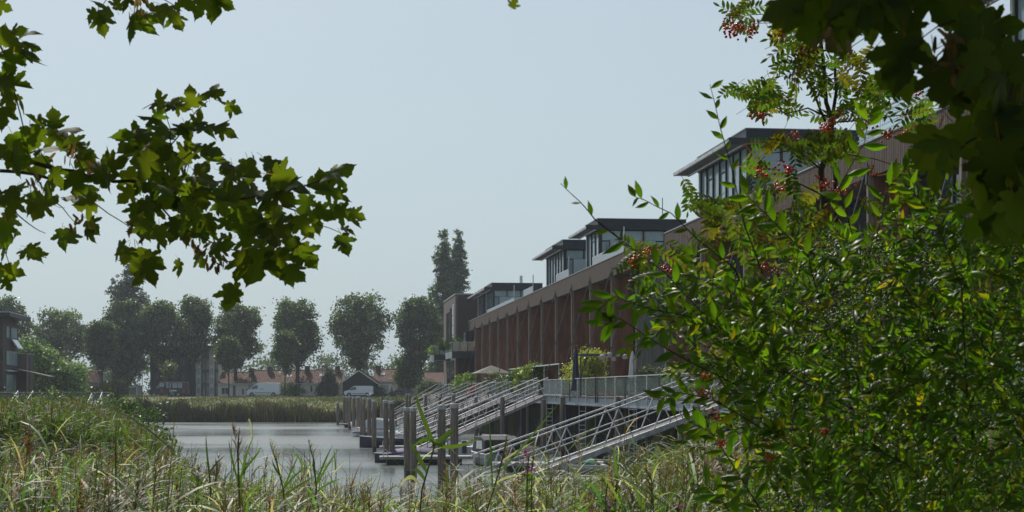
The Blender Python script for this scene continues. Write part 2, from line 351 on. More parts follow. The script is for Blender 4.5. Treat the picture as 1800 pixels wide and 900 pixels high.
tree('broadleaf_tree', 'small paler tree standing just left of the tall dark tree with the thick trunk', 'tree', 180, 292, 566, 31, 660, group=AV, cols=[(.085, .115, .05), (.07, .1, .045)], probs=(1, 1), ncl=200, tr=.2)
tree('broadleaf_tree', 'very dark thick-trunked tree with foliage to the ground, left of the green lamp', 'tree', 221, 303, 526, 44, 694, group=AV, cols=DK, ncl=420, tr=.55)
tree('broadleaf_tree', 'tree behind the dark camper van, its crown touching the next one on the right', 'tree', 286, 306, 530, 38, 655, group=AV, ncl=260, trunks=1)
tree('broadleaf_tree', 'tree in front of the grey apartment entrance columns, with a rounded dense top', 'tree', 340, 304, 523, 37, 640, group=AV, ncl=260)
tree('broadleaf_tree', 'twin-trunked tree directly left of the large white high-roofed van', 'tree', 414, 300, 532, 50, 650, group=AV, trunks=1, ncl=330)
tree('broadleaf_tree', 'broad tree just right of the large white high-roofed van', 'tree', 523, 300, 527, 52, 652, group=AV, trunks=1, ncl=350)
tree('broadleaf_tree', 'broadest tree of the row, its trunk in front of the black gable house', 'tree', 632, 300, 519, 57, 652, group=AV, trunks=1, ncl=380)
tree('broadleaf_tree', 'rightmost avenue tree, its crown beside the brown brick end house', 'tree', 738, 300, 523, 47, 650, group=AV, ncl=350, cols=DK)
tree('young_tree', 'slim pale young tree overlapping the left side of the crown beside the large white van', 'tree', 501, 290, 583, 23, 660, cols=[(.10, .14, .06), (.08, .115, .05)], probs=(1, 1), ncl=150, tr=.14, limbs=4)
tree('young_tree', 'slim young tree overlapping the twin-trunked tree on its left side', 'tree', 402, 291, 594, 22, 658, cols=[(.10, .14, .06), (.08, .115, .05)], probs=(1, 1), ncl=140, tr=.14, limbs=4)
tree('bushy_tree', 'low bright-green bushy tree right of the black gable house, behind the dark car', 'tree', 717, 300, 627, 25, 684, cols=[(.075, .13, .04), (.06, .1, .035)], probs=(1, 1), ncl=170, tr=.15, limbs=5)
tree('street_tree', 'thin small tree on the grass in front of the dark camper van', 'tree', 297, 284, 640, 8, 672, cols=[(.09, .12, .05)], probs=(1,), ncl=20, tr=.09, limbs=3)
def poplar(label, x, Z, top, hw, bot, cols, shear=0, dip=0.):
    X = (x-900)*Z/2800; g = 3.24; H = EYE+(687-top)*Z/2800-g; B = EYE+(687-bot)*Z/2800-g; w_ = hw*Z/2800; bl = []
    for k in range(30):
        u = k/29; r_ = w_/22*1.3*float(np.interp(u, [0, .3, .5, .7, .85, .95, 1], [20, 25, 23, 18, 13.5, 9, 5])); z_ = B+(H-B)*u*.97
        a = random.uniform(0, 6.28); bl.append((math.cos(a)*r_*.25, math.sin(a)*r_*.25, z_, r_*.8, r_*.8, (H-B)*.05+.3))
    return tree('poplar_tree', label, 'poplar', x, Z, top, hw, bot, blobs=bl, ncl=950, per=34, cr=.42, size=.34, cols=cols, probs=[1]*len(cols), shear=shear, trunks=1, limbs=0, shell=.3)
PC = [(.07, .12, .045), (.055, .09, .04), (.085, .13, .05)]
poplar('tall narrow poplar, the left one of the pair rising behind the brown brick end house', 778, 335, 402, 22, 660, PC)
poplar('tall narrow poplar, the right one of the pair rising behind the brown brick end house', 804, 337, 402, 20, 650, PC)
poplar('lone dark poplar rising above the dark thick-trunked tree on the left', 226, 345, 452, 36, 640, [(.05, .08, .045), (.045, .065, .04)])
# willow mass beside the left house
def bush(name, label, X, Y, bl, cols, ncl, per=30, cr=.6, size=.28, z=None, cat='shrub', group=None, stems=5, m='farleaf', shell=.5):
    g = float(ground_h(X, Y)) if z is None else z
    t_ = thing(name, label, cat, (X, Y, g), 0, group)
    v, f, c = leafcloud(bl, ncl, per, cr, size, cols, [1]*len(cols), shell, droop=0)
    link('foliage', npmesh('foliage', v, f, M[m], c), t_)
    hh = max(b_[2] for b_ in bl); mb = MB()
    for k in range(stems):
        a = 6.28*k/stems; mb.tube([(math.cos(a)*.08, math.sin(a)*.08, -.1), (math.cos(a)*hh*.12, math.sin(a)*hh*.12, hh*.5), (math.cos(a)*hh*.3, math.sin(a)*hh*.3, hh)], [.04+hh*.012, .03, .01], 5)
    mb.obj('stems', M['twig'], t_); return t_
WIL = [(.17, .25, .09), (.14, .21, .08), (.20, .27, .12)]
bush('willow_tree', 'pale feathery willow bulging out beside the dark flat-roofed house', *P(82, 690, 215).xy, [(-1.5, 0, 3.6, 3.6, 3, 3.5), (-2.4, 0, 5.8, 2.2, 2, 2.4), (1.8, 0, 3, 3, 3, 2.4), (3.4, 0, 1.8, 2.4, 2.4, 1.8)], WIL, 420, cr=.9, size=.38, cat='tree')
bush('garden_shrub', 'olive-green rounded shrub on the bank, left of the small slate-gabled house', *P(122, 690, 178).xy, [(-1.2, 0, 1.2, 2.0, 1.6, 1.3), (1.0, 0, 1.1, 1.8, 1.5, 1.15), (0, 0, 1.9, 1.4, 1.2, .9)], [(.12, .15, .05), (.14, .14, .06), (.09, .13, .045)], 200, size=.25)
bush('garden_shrub', 'dark clipped round shrub at the foot of the left brick house', *P(8, 690, 176).xy, [(0, 0, .35, .9, .7, .45)], [(.07, .11, .04)], 60, size=.18, cr=.3)
bush('conifer_bush', 'dark pointed evergreen bush in front of the pale bungalow, left of the black gable', *P(577, 697, 292).xy, [(0, 0, 1.3, 2.0, 1.6, 1.7), (.2, 0, 3.2, 1.2, 1.1, 1.4), (.1, 0, 4.5, .5, .5, 1.0), (-1.1, 0, .9, 1.1, 1, 1.2)], [(.06, .085, .035), (.05, .07, .03)], 260, cr=.5, size=.26)
bush('road_shrub', 'pale green shrub between the large white van and the two trunks on its right', *P(512, 697, 295).xy, [(-.6, 0, 1.0, 2.3, 1, 1.5), (1.2, 0, 1, 1.4, 1, 1.2)], [(.13, .19, .07), (.1, .15, .05)], 90, size=.26)
bush('road_shrub', 'low dark shrub by the right end of the black gable house', *P(667, 697, 292).xy, [(0, 0, .7, .7, .6, .9)], [(.05, .08, .03)], 40, size=.22)
bush('road_shrub', 'green hedge shrub between the thick-trunked tree and the small white garage', *P(206, 697, 290).xy, [(0, 0, 1.4, 2.2, 1.4, 1.5), (-1.8, 0, 1.0, 1.4, 1, 1.2)], [(.075, .11, .04), (.06, .09, .035)], 130, size=.28)
bush('road_shrub', 'dark green shrub near the dark car at the right end of the road', *P(752, 697, 280).xy, [(0, 0, 1.0, 1.8, 1, 1.2), (1.6, 0, .8, 1.2, 1, .9)], [(.06, .1, .035), (.09, .12, .045)], 110, size=.25)
# far woodland behind the bungalows: one mass
bl = []
for k in range(46):
    x = -180+k*5.2+random.uniform(-2, 2); hgt = random.uniform(7.5, 12); bl.append((x, random.uniform(395, 450), 3.2+hgt*.5, 5.5, 4, hgt*.55))
v, f, c = leafcloud(bl, 1500, 30, 1.9, .7, [(.075, .11, .05), (.06, .09, .045), (.10, .14, .06)], (1, 1, 1), .4)
wl = link('woodland', npmesh('woodland', v, f, M['farleaf'], c)); tag(wl, 'distant hazy wood rising behind the bungalow roofs', 'woodland', kind='stuff')

# ------------------------------------------------------------------ bungalows across the water
ROOF = mat('red_clay_tile', (.21, .110, .082), .8, noise=.35, nscale=1.2, bump=.2, detail=8)
CREAM = mat('cream_render', (.74, .70, .60), .8, noise=.12, nscale=.7)
DARKTIM = mat('black_stained_boards', (.022, .021, .022), .8, noise=.3, nscale=2)
def tiled_slope(name, parent, x0, x1, ye, ze, yr, zr, mat_=None, step=.34):        # pantile slope with real ribs
    n = max(2, int(abs(x1-x0)/step)); vs = []; fs = []
    rows = max(2, int(math.hypot(yr-ye, zr-ze)/.45)); nrm = Vector((0, -(zr-ze), (yr-ye))).normalized()
    if nrm.z < 0: nrm = -nrm
    for j in range(rows+1):
        for s_ in (0, 1):                    # each course steps down onto the one below
            if (j == 0 and s_ == 0) or (j == rows and s_ == 1): continue
            t0 = j/rows; off = .05 if s_ == 1 else .0
            for i in range(n*2+1):
                x = x0+(x1-x0)*i/(n*2); h = (.07 if i % 2 else 0)+off
                vs.append((x+nrm.x*h, ye+(yr-ye)*t0+nrm.y*h, ze+(zr-ze)*t0+nrm.z*h))
    w_ = n*2+1; nr = len(vs)//w_
    fs = [(j*w_+i, j*w_+i+1, (j+1)*w_+i+1, (j+1)*w_+i) for j in range(nr-1) for i in range(n*2)]
    return tag(MB().add(vs, fs).obj(name, mat_ or ROOF, parent), kind=None)
def window(parent, x0, x1, z0, z1, y, panes=1, depth=.08, fm='white', gm_='winglass'):  # faces -y
    f = MB(); fw = .07; f.box(x0, x1, y-depth, y+.02, z0, z0+fw).box(x0, x1, y-depth, y+.02, z1-fw, z1).box(x0, x0+fw, y-depth+.004, y+.02, z0+fw, z1-fw).box(x1-fw, x1, y-depth+.004, y+.02, z0+fw, z1-fw)
    for k in range(1, panes):
        xm = x0+(x1-x0)*k/panes; f.box(xm-fw/2, xm+fw/2, y-depth+.006, y+.02, z0+fw, z1-fw)
    o = f.obj('window', M[fm], parent)
    for k in range(panes):
        a_ = x0+(x1-x0)*k/panes+fw*.5+.02; b_ = x0+(x1-x0)*(k+1)/panes-fw*.5-.02
        MB().box(a_, b_, y-.02, y-.005, z0+fw+.003, z1-fw-.003).obj('pane', M[gm_], o)
    return o
def bungalow(label, px0, px1, Z, ridge_y, eave_y, wins=(), doors=(), sky_=(), chim=()):
    s_ = Z/2800; x0, x1 = (px0-900)*s_, (px1-900)*s_; xm = (x0+x1)/2; g = 3.24
    t_ = thing('bungalow', label, 'house', (xm, Z, g), 0, 'pale bungalows with red tiled roofs'); a, b_ = x0-xm, x1-xm
    ze = EYE+(687-eave_y)*s_-g; zr = EYE+(687-ridge_y)*(Z+4.2)/2800-g
    bx('wall', CREAM, t_, a+.01, b_-.01, 0, 8.4, -.2, ze)
    rf = tiled_slope('roof', t_, a, b_, -.45, ze-.02, 4.2, zr)
    tiled_slope('roof', t_, a, b_, 8.85, ze-.02, 4.2, zr)
    bx('gutter', M['white'], t_, a, b_, -.58, -.46, ze-.16, ze-.05)
    MB().tube([(a, 4.2, zr+.05), (b_, 4.2, zr+.05)], .12, 6).obj('ridge_cap', ROOF, t_)
    MB().prism([(.1, ze), (8.3, ze), (4.2, zr-.1)], 'x', a+.02, a+.12).obj('gable', CREAM, t_); MB().prism([(.1, ze), (8.3, ze), (4.2, zr-.1)], 'x', b_-.12, b_-.02).obj('gable', CREAM, t_)
    for (p0, p1, y0, y1, n_) in wins:
        window(t_, (p0-900)*s_-xm, (p1-900)*s_-xm, EYE+(687-y1)*s_-g, EYE+(687-y0)*s_-g, 0, n_)
    for (p0, p1) in doors:
        d_ = bx('door', mat('grey_blue_door', (.12, .15, .18), .6), t_, (p0-900)*s_-xm, (p1-900)*s_-xm, -.05, .02, .02, 2.05)
        bx('handle', M['galv'], d_, (p1-900)*s_-xm-.15, (p1-900)*s_-xm-.05, -.1, -.055, 1.0, 1.05)
    for p in sky_:
        x_ = (p-900)*s_-xm; y_ = 2.2; z_ = ze+(zr-ze)*(y_+.45)/4.65; k = (zr-ze)/4.65
        MB().add([(x_-.45, y_-.5, z_-.5*k+.14), (x_+.45, y_-.5, z_-.5*k+.14), (x_+.45, y_+.5, z_+.5*k+.14), (x_-.45, y_+.5, z_+.5*k+.14), (x_-.45, y_-.5, z_-.5*k), (x_+.45, y_-.5, z_-.5*k), (x_+.45, y_+.5, z_+.5*k), (x_-.45, y_+.5, z_+.5*k)], BOXF).obj('skylight', M['blueglass'], t_)
    for p in chim:
        x_ = (p-900)*s_-xm; ch = bx('chimney', M['brickbr'], t_, x_-.45, x_+.45, 3.0, 3.9, ze, zr+.75)
        bx('chimney_cap', M['concrete'], ch, x_-.5, x_+.5, 2.95, 3.95, zr+.75, zr+.83)
bungalow('bungalow with a wide white-framed window beside a grey-blue door, left of the large white van', 383, 440, 299, 655, 674, wins=[(389, 402, 681, 693, 2), (425, 429, 682, 694, 1), (432, 437, 683, 692, 1)], doors=[(409.5, 414)], chim=[437])
bungalow('bungalow behind the large white high-roofed van', 440.4, 519, 300, 652, 673.5, wins=[(496, 500, 680, 690, 1)], sky_=[506], chim=[470])
bungalow('bungalow with one narrow dark window between the two avenue trunks and the conifer', 519.4, 600, 300, 651, 673.5, wins=[(545, 550, 677, 689, 1)], sky_=[563.5], chim=[536, 590])
bungalow('bungalow right of the black gable with a bright skylight in its red roof', 655, 700, 300, 650, 669.5, wins=[(679, 682, 674, 686, 1)], sky_=[671], chim=[662])
bungalow('rightmost bungalow, mostly hidden behind the bushy green tree', 700.4, 778, 303, 655, 672, wins=[(740, 745, 678, 688, 1)])
# black gable house facing the water
s_ = 293/2800; gx = (631-900)*s_; t_ = thing('gable_house', 'black boarded gable house with pale bargeboards behind the small white van', 'house', (gx, 293, 3.24))
hw_, ze, zr = 3.05, 1.55+1.15, 4.72
MB().prism([(-hw_, 0), (hw_, 0), (hw_, ze-.1), (0, zr-.1), (-hw_, ze-.1)], 'y', .05, 8).obj('wall', DARKTIM, t_)
n = 24
for k in range(n):
    x = -hw_+2*hw_*(k+.5)/n; top = zr-.12-(zr-ze)*abs(x)/hw_-.12
    bx('board', DARKTIM, t_, x-hw_/n+.015, x+hw_/n-.015, 0, .045, 0, top)
for sgn in (-1, 1):
    MB().beam((sgn*(hw_+.45), -.2, ze-.33), (0, -.2, zr+.05), .1, .2).obj('bargeboard', M['offwhite'], t_)
    rb = tiled_slope('roof', t_, -8, 0.2, -(hw_+.5), ze-.3, 0, zr+.02)
    rb.rotation_euler = (0, 0, R(90*sgn)); rb.location = (0, 0 if sgn > 0 else 0, .03)
    if sgn > 0: rb.location = (0, 8, .03); rb.rotation_euler = (0, 0, R(90))
    else: rb.location = (0, 0, .03)
# pale boarded wing right of it
t_ = thing('garden_annex', 'low cream annex with a flat roof and boarded door right of the black gable', 'house', ((676-900)*s_, 294, 3.24))
bx('wall', CREAM, t_, -1.3, 1.2, 0, 4, 0, 2.45)
for k in range(5): bx('board', mat('cream_board', (.42, .40, .33), .8), t_, -.8+k*.3, -.54+k*.3, -.05, -.002, .05, 2.2)
bx('roof', M['brickbr'], t_, -1.45, 1.35, -.2, 4.1, 2.45, 2.6)
# apartment block with pale stair towers
t_ = thing('apartment_block', 'dark brick apartment block with pale grey stair towers behind the camper van', 'building', (P(325, 697, 306).x, 306, 3.24))
A_ = lambda p: (p-325)*306/2800
bx('wall', mat('blue_black_brick', (.03, .033, .042), .85, noise=.3, nscale=3, bump=.2), t_, A_(264), A_(338), 0, 10, -.2, 9.4)
bx('wall', mat('grey_panel', (.46, .45, .43), .8, noise=.2, nscale=1), t_, A_(338), A_(383), .35, 10, -.2, 9.4)
bx('roof', M['darksteel'], t_, A_(262), A_(385), -.5, 10.3, 9.4, 9.75)
TW = mat('pale_grey_tower_panel', (.78, .78, .73), .75, noise=.12, nscale=1)
for p in (350, 373):
    tw = bx('stair_tower', TW, t_, A_(p-4), A_(p+4), -.55, .34, 0, 9.2)
    for z in (.35, 2.2, 4.0, 5.8, 7.5): bx('window', M['blueglass'], tw, A_(p-2.2), A_(p+2.2), -.575, -.553, z+.2, z+1.35); bx('window_bar', M['white'], tw, A_(p-.25), A_(p+.25), -.6, -.577, z+.2, z+1.35)
for p0, p1 in ((340, 345), (355, 368), (378, 382)):
    for z in (2.6, 5.2, 7.8): bx('balcony', M['greyboard'], t_, A_(p0), A_(p1), .05, .33, z-.6, z)
for p in (345.6, 354.8, 361, 368.4, 377.8): bx('downpipe', M['darksteel'], t_, A_(p-.35), A_(p+.35), .0, .3, 0, 9.3)
for p in (275, 290, 306, 322):
    for z in (2.8, 5.6): window(t_, A_(p-3.5), A_(p+3.5), z+.4, z+1.7, 0, 2, fm='darksteel')
# small white garage and slate-gabled house, far left
t_ = thing('garage', 'small white garage wall right of the thick dark trunk', 'garage', (P(236, 697, 300).x, 300, 3.24))
bx('wall', M['offwhite'], t_, -1.0, .6, 0, 4, 0, 1.95); bx('roof', M['darksteel'], t_, -1.15, .75, -.15, 4.1, 1.95, 2.07); bx('door', M['greyboard'], t_, -.75, .35, -.04, -.002, .02, 1.7)
t_ = thing('slate_house', 'small house with a red tiled roof and blue-grey slate gable left of the thick-trunked tree', 'house', (P(172, 697, 300).x, 300, 3.24))
bx('wall', M['brickbr'], t_, -3.2, 1.2, .2, 5, 0, 2.6)
tiled_slope('roof', t_, -3.4, .4, -.3, 1.7, 3.0, 5.0)
MB().prism([(-.25, 0), (1.75, 0), (.75, 3.7)], 'y', -.6, .15).obj('gable', mat('slate_gable', (.12, .14, .17), .7, noise=.2), t_)
ch = bx('chimney', M['brickdk'], t_, -.6, .1, 2.2, 2.9, 3, 5.3); bx('chimney_cap', M['concrete'], ch, -.66, .16, 2.15, 2.95, 5.3, 5.4)
# lamp posts
def lamp(label, x, Z, top, m='darksteel', g=None):
    X = (x-900)*Z/2800; g = float(ground_h(X, Z)); h = EYE+(687-top)*Z/2800-g
    t_ = thing('street_lamp', label, 'street lamp', (X, Z, g), 0, 'lamp posts along the far road')
    MB().tube([(0, 0, 0), (0, 0, 1), (0, 0, h-.15)], [.1, .08, .06], 8).obj('pole', M[m], t_, smooth=True)
    MB().box(-.42, .2, -.13, .13, h-.15, h).obj('lamp_head', M['offwhite'], t_, bevel=.03)
M['greenpole'] = mat('green_pole_paint', (.06, .11, .085), .5)
lamp('green street lamp with a pale head left of the dark camper van', 250, 288, 655, 'greenpole')
lamp('dark street lamp directly left of the large white van', 438, 297, 655)
lamp('tall street lamp in front of the dark evergreen bush', 571, 289, 648)

# ------------------------------------------------------------------ vehicles
PAINT = mat('white_van_paint', (.72, .76, .80), .35, spec=.6); NAVYP = mat('navy_van_paint', (.018, .024, .042), .35, spec=.5); BLKP = mat('black_car_paint', (.012, .012, .016), .25, spec=.6)
TYRE = mat('tyre', (.02, .02, .02), .8); RIM = mat('rim', (.35, .36, .37), .4, metal=.5); LAMPG = mat('lamp_lens', (.6, .62, .62), .2); REDL = mat('red_lens', (.35, .02, .02), .3)
def wheel(parent, x, y, r, side):
    t_ = MB().tube([(x, y, r), (x, y+.22*side, r)], r, 18).obj('tyre', TYRE, parent, smooth=False)
    MB().tube([(x, y-.012*side, r), (x, y+.03*side, r)], r*.6, 12).obj('rim', RIM, t_)
def vehicle(name, label, cat, X, Y, rz, prof, W, wheels, r, wins, paint, lights, extra=None, inset=.12):
    t_ = thing(name, label, cat, (X, Y, 3.262), rz); h = W/2; zs = [p[1] for p in prof]; zm = max(zs); belt = zm*.55
    rings = []
    for yy, k in ((-h, 1), (-h+.05, 0), (h-.05, 0), (h, 1)):
        ring = []
        for (x, z) in prof:
            tum = inset*max(0, (z-belt)/(zm-belt))*(1 if yy < 0 else -1)
            sh = .04 if k else 0; ring.append((x*(1-.012*k), yy+tum, z-sh*(1 if z > zm*.6 else -1)*(.6 if z < zm*.6 else 1)))
        rings.append(ring)
    MB().loft(rings).obj('body', paint, t_)
    for side in (-1, 1):
        for x in wheels:
            MB().tube([(x, side*(h-.02), r*1.02), (x, side*(h+.012), r*1.02)], r*1.22, 18).obj('wheel_arch', M['black'], t_)
            w_ = link('wheel', MB().tube([(0, 0, 0), (0, .2*-side, 0)], r*.95, 18).mesh('wheel', TYRE), t_, (x, side*(h+.03), r))
            MB().tube([(0, .02*side, 0), (0, -.04*side, 0)], r*.6, 12).obj('rim', RIM, w_)
        for pts in wins:
            zavg = sum(p[1] for p in pts)/len(pts)
            vs = []
            for dy in (.0, .03):
                for (x, z) in pts:
                    tum = inset*max(0, (z-belt)/(zm-belt)); vs.append((x, side*(h-tum+.012-dy), z))
            n_ = len(pts); MB().add(vs, [tuple(range(n_)), tuple(range(2*n_-1, n_-1, -1))]+[(i, (i+1) % n_, n_+(i+1) % n_, n_+i) for i in range(n_)]).obj('window', M['winglass'], t_)
    xf, zf, xr, zr_ = lights
    for y in (-h+.28, h-.28):
        MB().box(xf-.06, xf+.12, y-.17, y+.17, zf-.1, zf+.12).obj('headlight', LAMPG, t_, bevel=.03)
        MB().box(xr-.06, xr+.04, y-.09, y+.09, zr_-.2, zr_+.25).obj('tail_light', REDL, t_, bevel=.02)
    for side in (-1, 1): MB().box(extra[0]-.08, extra[0]+.06, side*(h+.05)-.09, side*(h+.05)+.09, extra[1]-.14, extra[1]+.16).obj('mirror', M['black'], t_, bevel=.03)
    return t_
bigp = [(-3.0, .45), (-3.02, .95), (-2.85, 1.2), (-2.2, 1.4), (-1.62, 2.1), (-1.3, 2.42), (-.9, 2.5), (2.8, 2.48), (2.95, 2.3), (3.0, .5), (2.6, .32), (-2.7, .3)]
v1 = vehicle('delivery_van', 'large white high-roofed van parked nose left in front of the bungalows', 'van', P(464, 690, 289).x, 289, 0, bigp, 2.0, (-2.05, 1.85), .35, [[(-2.08, 1.42), (-1.55, 2.03), (-1.0, 2.08), (-1.0, 1.4)]], PAINT, (-2.96, .95, 2.98, 1.2), (-1.85, 1.45))
bx('side_moulding', M['black'], v1, -1.5, 1.4, -1.02, -.995, .62, .72); bx('number_panel', M['darksteel'], v1, -.6, .1, -1.01, -.95, 1.35, 1.42)
smp = [(-2.6, .4), (-2.64, .8), (-2.5, 1.0), (-1.75, 1.16), (-1.05, 1.82), (-.6, 1.94), (2.35, 1.92), (2.55, 1.75), (2.62, .45), (2.3, .28), (-2.4, .28)]
v2 = vehicle('delivery_van', 'small low-roofed white van parked in front of the black gable house', 'van', P(631, 690, 289).x, 289, 0, smp, 1.9, (-1.7, 1.6), .33, [[(-1.62, 1.2), (-1.0, 1.74), (-.45, 1.77), (-.45, 1.2)]], PAINT, (-2.58, .8, 2.58, 1.1), (-1.35, 1.25))
bx('side_moulding', M['black'], v2, -1.1, 1.2, -.97, -.945, .5, .58)
cmp_ = [(-3.6, .5), (-3.62, 1.0), (-3.4, 1.25), (-2.6, 1.42), (-1.9, 2.2), (-1.6, 2.65), (3.2, 2.65), (3.45, 2.5), (3.5, .5), (3.0, .35), (-3.3, .35)]
v3 = vehicle('camper_van', 'long dark navy camper van with a row of pale windows under the trees', 'van', P(298, 690, 291).x, 291, 0, cmp_, 2.1, (-2.6, 1.8), .36, [[(-2.45, 1.48), (-1.9, 2.1), (-1.6, 2.1), (-1.6, 1.5)]], NAVYP, (-3.55, 1.0, 3.46, 1.3), (-2.2, 1.5))
for x in (-1.2, .05, 1.15, 2.1): f_ = bx('side_window', M['offwhite'], v3, x-.38, x+.38, -1.01, -.975, 1.6, 2.4); bx('pane', M['blueglass'], f_, x-.31, x+.31, -1.02, -1.012, 1.67, 2.33)
bx('stripe', M['white'], v3, .1, 1.5, -1.075, -1.04, .95, 1.2); bx('red_panel', mat('dull_red_panel', (.22, .06, .06), .5), v3, -1.5, -.95, -1.075, -1.045, .75, 1.45); bx('red_panel', REDL, v3, 2.6, 2.95, -1.075, -1.045, .75, 1.45)
carp = [(-2.15, .4), (-2.2, .65), (-2.0, .85), (-1.2, .98), (-.55, 1.40), (.1, 1.5), (1.2, 1.45), (1.85, 1.05), (2.15, .95), (2.2, .5), (1.9, .28), (-1.9, .28)]
v4 = vehicle('parked_car', 'black hatchback parked beside the bushy green tree', 'car', P(705, 690, 288).x, 288, 0, carp, 1.8, (-1.35, 1.35), .32, [[(-1.0, 1.0), (-.5, 1.34), (0, 1.42), (0, 1.0)], [(.08, 1.0), (.08, 1.42), (1.1, 1.37), (1.5, 1.05)]], BLKP, (-2.1, .68, 2.15, .85), (-.9, 1.0), inset=.25)
# people
SKIN = mat('skin', (.35, .2, .14), .6); HAIR = mat('brown_hair', (.05, .03, .02), .8)
def person(label, X, Y, z, rz, top, legs, bag=None):
    t_ = thing('person', label, 'person', (X, Y, z), rz)
    J = [(0, 0, .95, .15), (0, 0, 1.18, .14), (0, 0, 1.40, .15), (0, 0, 1.52, .06), (0, -.02, 1.64, .10), (0, -.01, 1.74, .085)]
    E = [(0, 1), (1, 2), (2, 3), (3, 4), (4, 5)]
    for s2 in (-1, 1):
        n_ = len(J); J += [(s2*.17, 0, 1.42, .07), (s2*.25, .02, 1.15, .05), (s2*.22, -.14, .95, .038), (s2*.2, -.2, .88, .035)]; E += [(2, n_), (n_, n_+1), (n_+1, n_+2), (n_+2, n_+3)]
        n_ = len(J); J += [(s2*.1, 0, .86, .1), (s2*.12, -.06*s2, .5, .07), (s2*.12, .08*s2, .1, .05), (s2*.13, .08*s2-.16, .05, .04)]; E += [(0, n_), (n_, n_+1), (n_+1, n_+2), (n_+2, n_+3)]
    me = bpy.data.meshes.new('body'); me.from_pydata([j[:3] for j in J], E, []); me.materials.append(SKIN)
    o = link('body', me, t_); sk = o.modifiers.new('skin', 'SKIN'); o.modifiers.new('sub', 'SUBSURF').levels = 1
    for i, j in enumerate(J): me.skin_vertices[0].data[i].radius = (j[3], j[3]*.85)
    me.skin_vertices[0].data[0].use_root = True
    def rings(pts): return [[(cx+rx*math.cos(a), cy+ry*math.sin(a), z_) for a in [k*math.pi/5 for k in range(10)]] for cx, cy, z_, rx, ry in pts]
    MB().loft(rings([(0, 0, .88, .2, .15), (0, 0, 1.1, .18, .14), (0, 0, 1.35, .21, .15), (0, 0, 1.47, .15, .11), (0, 0, 1.52, .08, .08)])).obj('jacket', top, t_, smooth=True)
    for s2 in (-1, 1):
        MB().tube([(s2*.18, 0, 1.44), (s2*.25, .02, 1.15), (s2*.22, -.13, .97)], [.09, .075, .055], 8).obj('sleeve', top, t_, smooth=True)
        MB().tube([(s2*.1, 0, .92), (s2*.12, -.06*s2, .5), (s2*.12, .08*s2, .1)], [.13, .095, .075], 8).obj('trouser_leg', legs, t_, smooth=True)
    MB().loft(rings([(0, .02, 1.62, .115, .12), (0, .02, 1.72, .12, .13), (0, .02, 1.8, .08, .09), (0, .02, 1.83, .02, .02)])).obj('hair', HAIR, t_, smooth=True)
    return t_
p1 = person('person in a grey-blue jacket standing by a scooter in front of the black car', P(688, 690, 286).x, 286.2, 3.262, R(150), mat('blue_grey_cloth', (.16, .2, .25), .8), mat('dark_trousers', (.03, .035, .05), .8))
t_ = thing('scooter', 'dark scooter standing beside the person at the roadside', 'scooter', (P(684, 690, 285).x, 285.4, 3.24), R(15))
MB().prism([(-.7, .35), (-.6, .55), (-.35, .45), (.1, .4), (.3, .75), (.75, .78), (.8, .5), (.3, .3), (-.4, .28)], 'y', -.13, .13).obj('body', BLKP, t_, bevel=.03)
MB().tube([(-.62, 0, .5), (-.5, 0, 1.0), (-.42, 0, 1.08)], .035, 6).obj('steering_column', M['darksteel'], t_); MB().tube([(-.45, -.3, 1.06), (-.45, .3, 1.06)], .025, 6).obj('handlebar', M['darksteel'], t_)
for x in (-.68, .62): MB().tube([(x, -.05, .25), (x, .05, .25)], .25, 14).obj('wheel', TYRE, t_)
p2 = person('person in a pale orange top in front of the thin tree and camper van', P(300, 690, 281).x, 281.5, float(ground_h(P(300, 690, 281).x, 281.5)), R(40), mat('pale_orange_cloth', (.42, .24, .16), .8), mat('grey_trousers', (.12, .12, .12), .8))
bgo = MB().prism([(-.28, 0), (.28, 0), (.24, .4), (-.24, .4)], 'y', -.08, .08).obj('shopping_bag', mat('green_bag', (.03, .28, .16), .6)); bgo.location = (P(303.5, 690, 281).x, 281.2, p2.location.z+.5)
tag(bgo, 'bright green bag beside the person in front of the camper van', 'bag')

# ------------------------------------------------------------------ dark house on the left bank (quay frame)
hs_, ha = 190.0, -35.8
t_ = thing('brick_house', 'dark brick flat-roofed house at the left edge with an open top window', 'house', sf(ha, hs_, 3.9), TH)
bx('wall', M['brickdk'], t_, -14, 0, 0, 10.2, -.4, 8.3)
bx('wall', M['brickdk'], t_, -13.6, -.15, .25, 10, 8.3, 9.0)
MB().box(-15, 1.1, -1.3, 12.4, 9.0, 9.42).obj('roof', M['navy'], t_); 
bx('roof_edge', M['offwhite'], t_, -15.05, 1.15, -1.36, 12.45, 9.42, 9.5)
bx('corner_pier', M['brickdk'], t_, -.15, .12, -.1, 1.6, 0, 8.3)
W_ = [(2.2, 4.6, 6.6, 8.0), (5.2, 9.4, 6.6, 8.0), (2.2, 9.4, 3.4, 5.2), (2.2, 8.6, .3, 2.4)]
for (y0, y1, z0, z1) in W_:
    f_ = MB().box(.0, .09, y0, y1, z0, z0+.1).box(0, .09, y0, y1, z1-.1, z1).box(0, .085, y0, y0+.1, z0+.1, z1-.1).box(0, .085, y1-.1, y1, z0+.1, z1-.1).obj('window', M['darksteel'], t_)
    MB().box(.01, .05, y0+.1, y1-.1, z0+.1, z1-.1).obj('pane', M['blueglass'], f_)
f_ = MB().add([(.1, 5.2, 6.5), (.1, 8.8, 6.5), (.85, 8.8, 5.4), (.85, 5.2, 5.4), (.15, 5.2, 6.54), (.15, 8.8, 6.54), (.9, 8.8, 5.44), (.9, 5.2, 5.44)], BOXF).obj('open_window', M['white'], t_)
MB().add([(.19, 5.4, 6.53), (.19, 8.6, 6.53), (.86, 8.6, 5.54), (.86, 5.4, 5.54)], [(0, 1, 2, 3)]).obj('pane', M['blueglass'], f_)
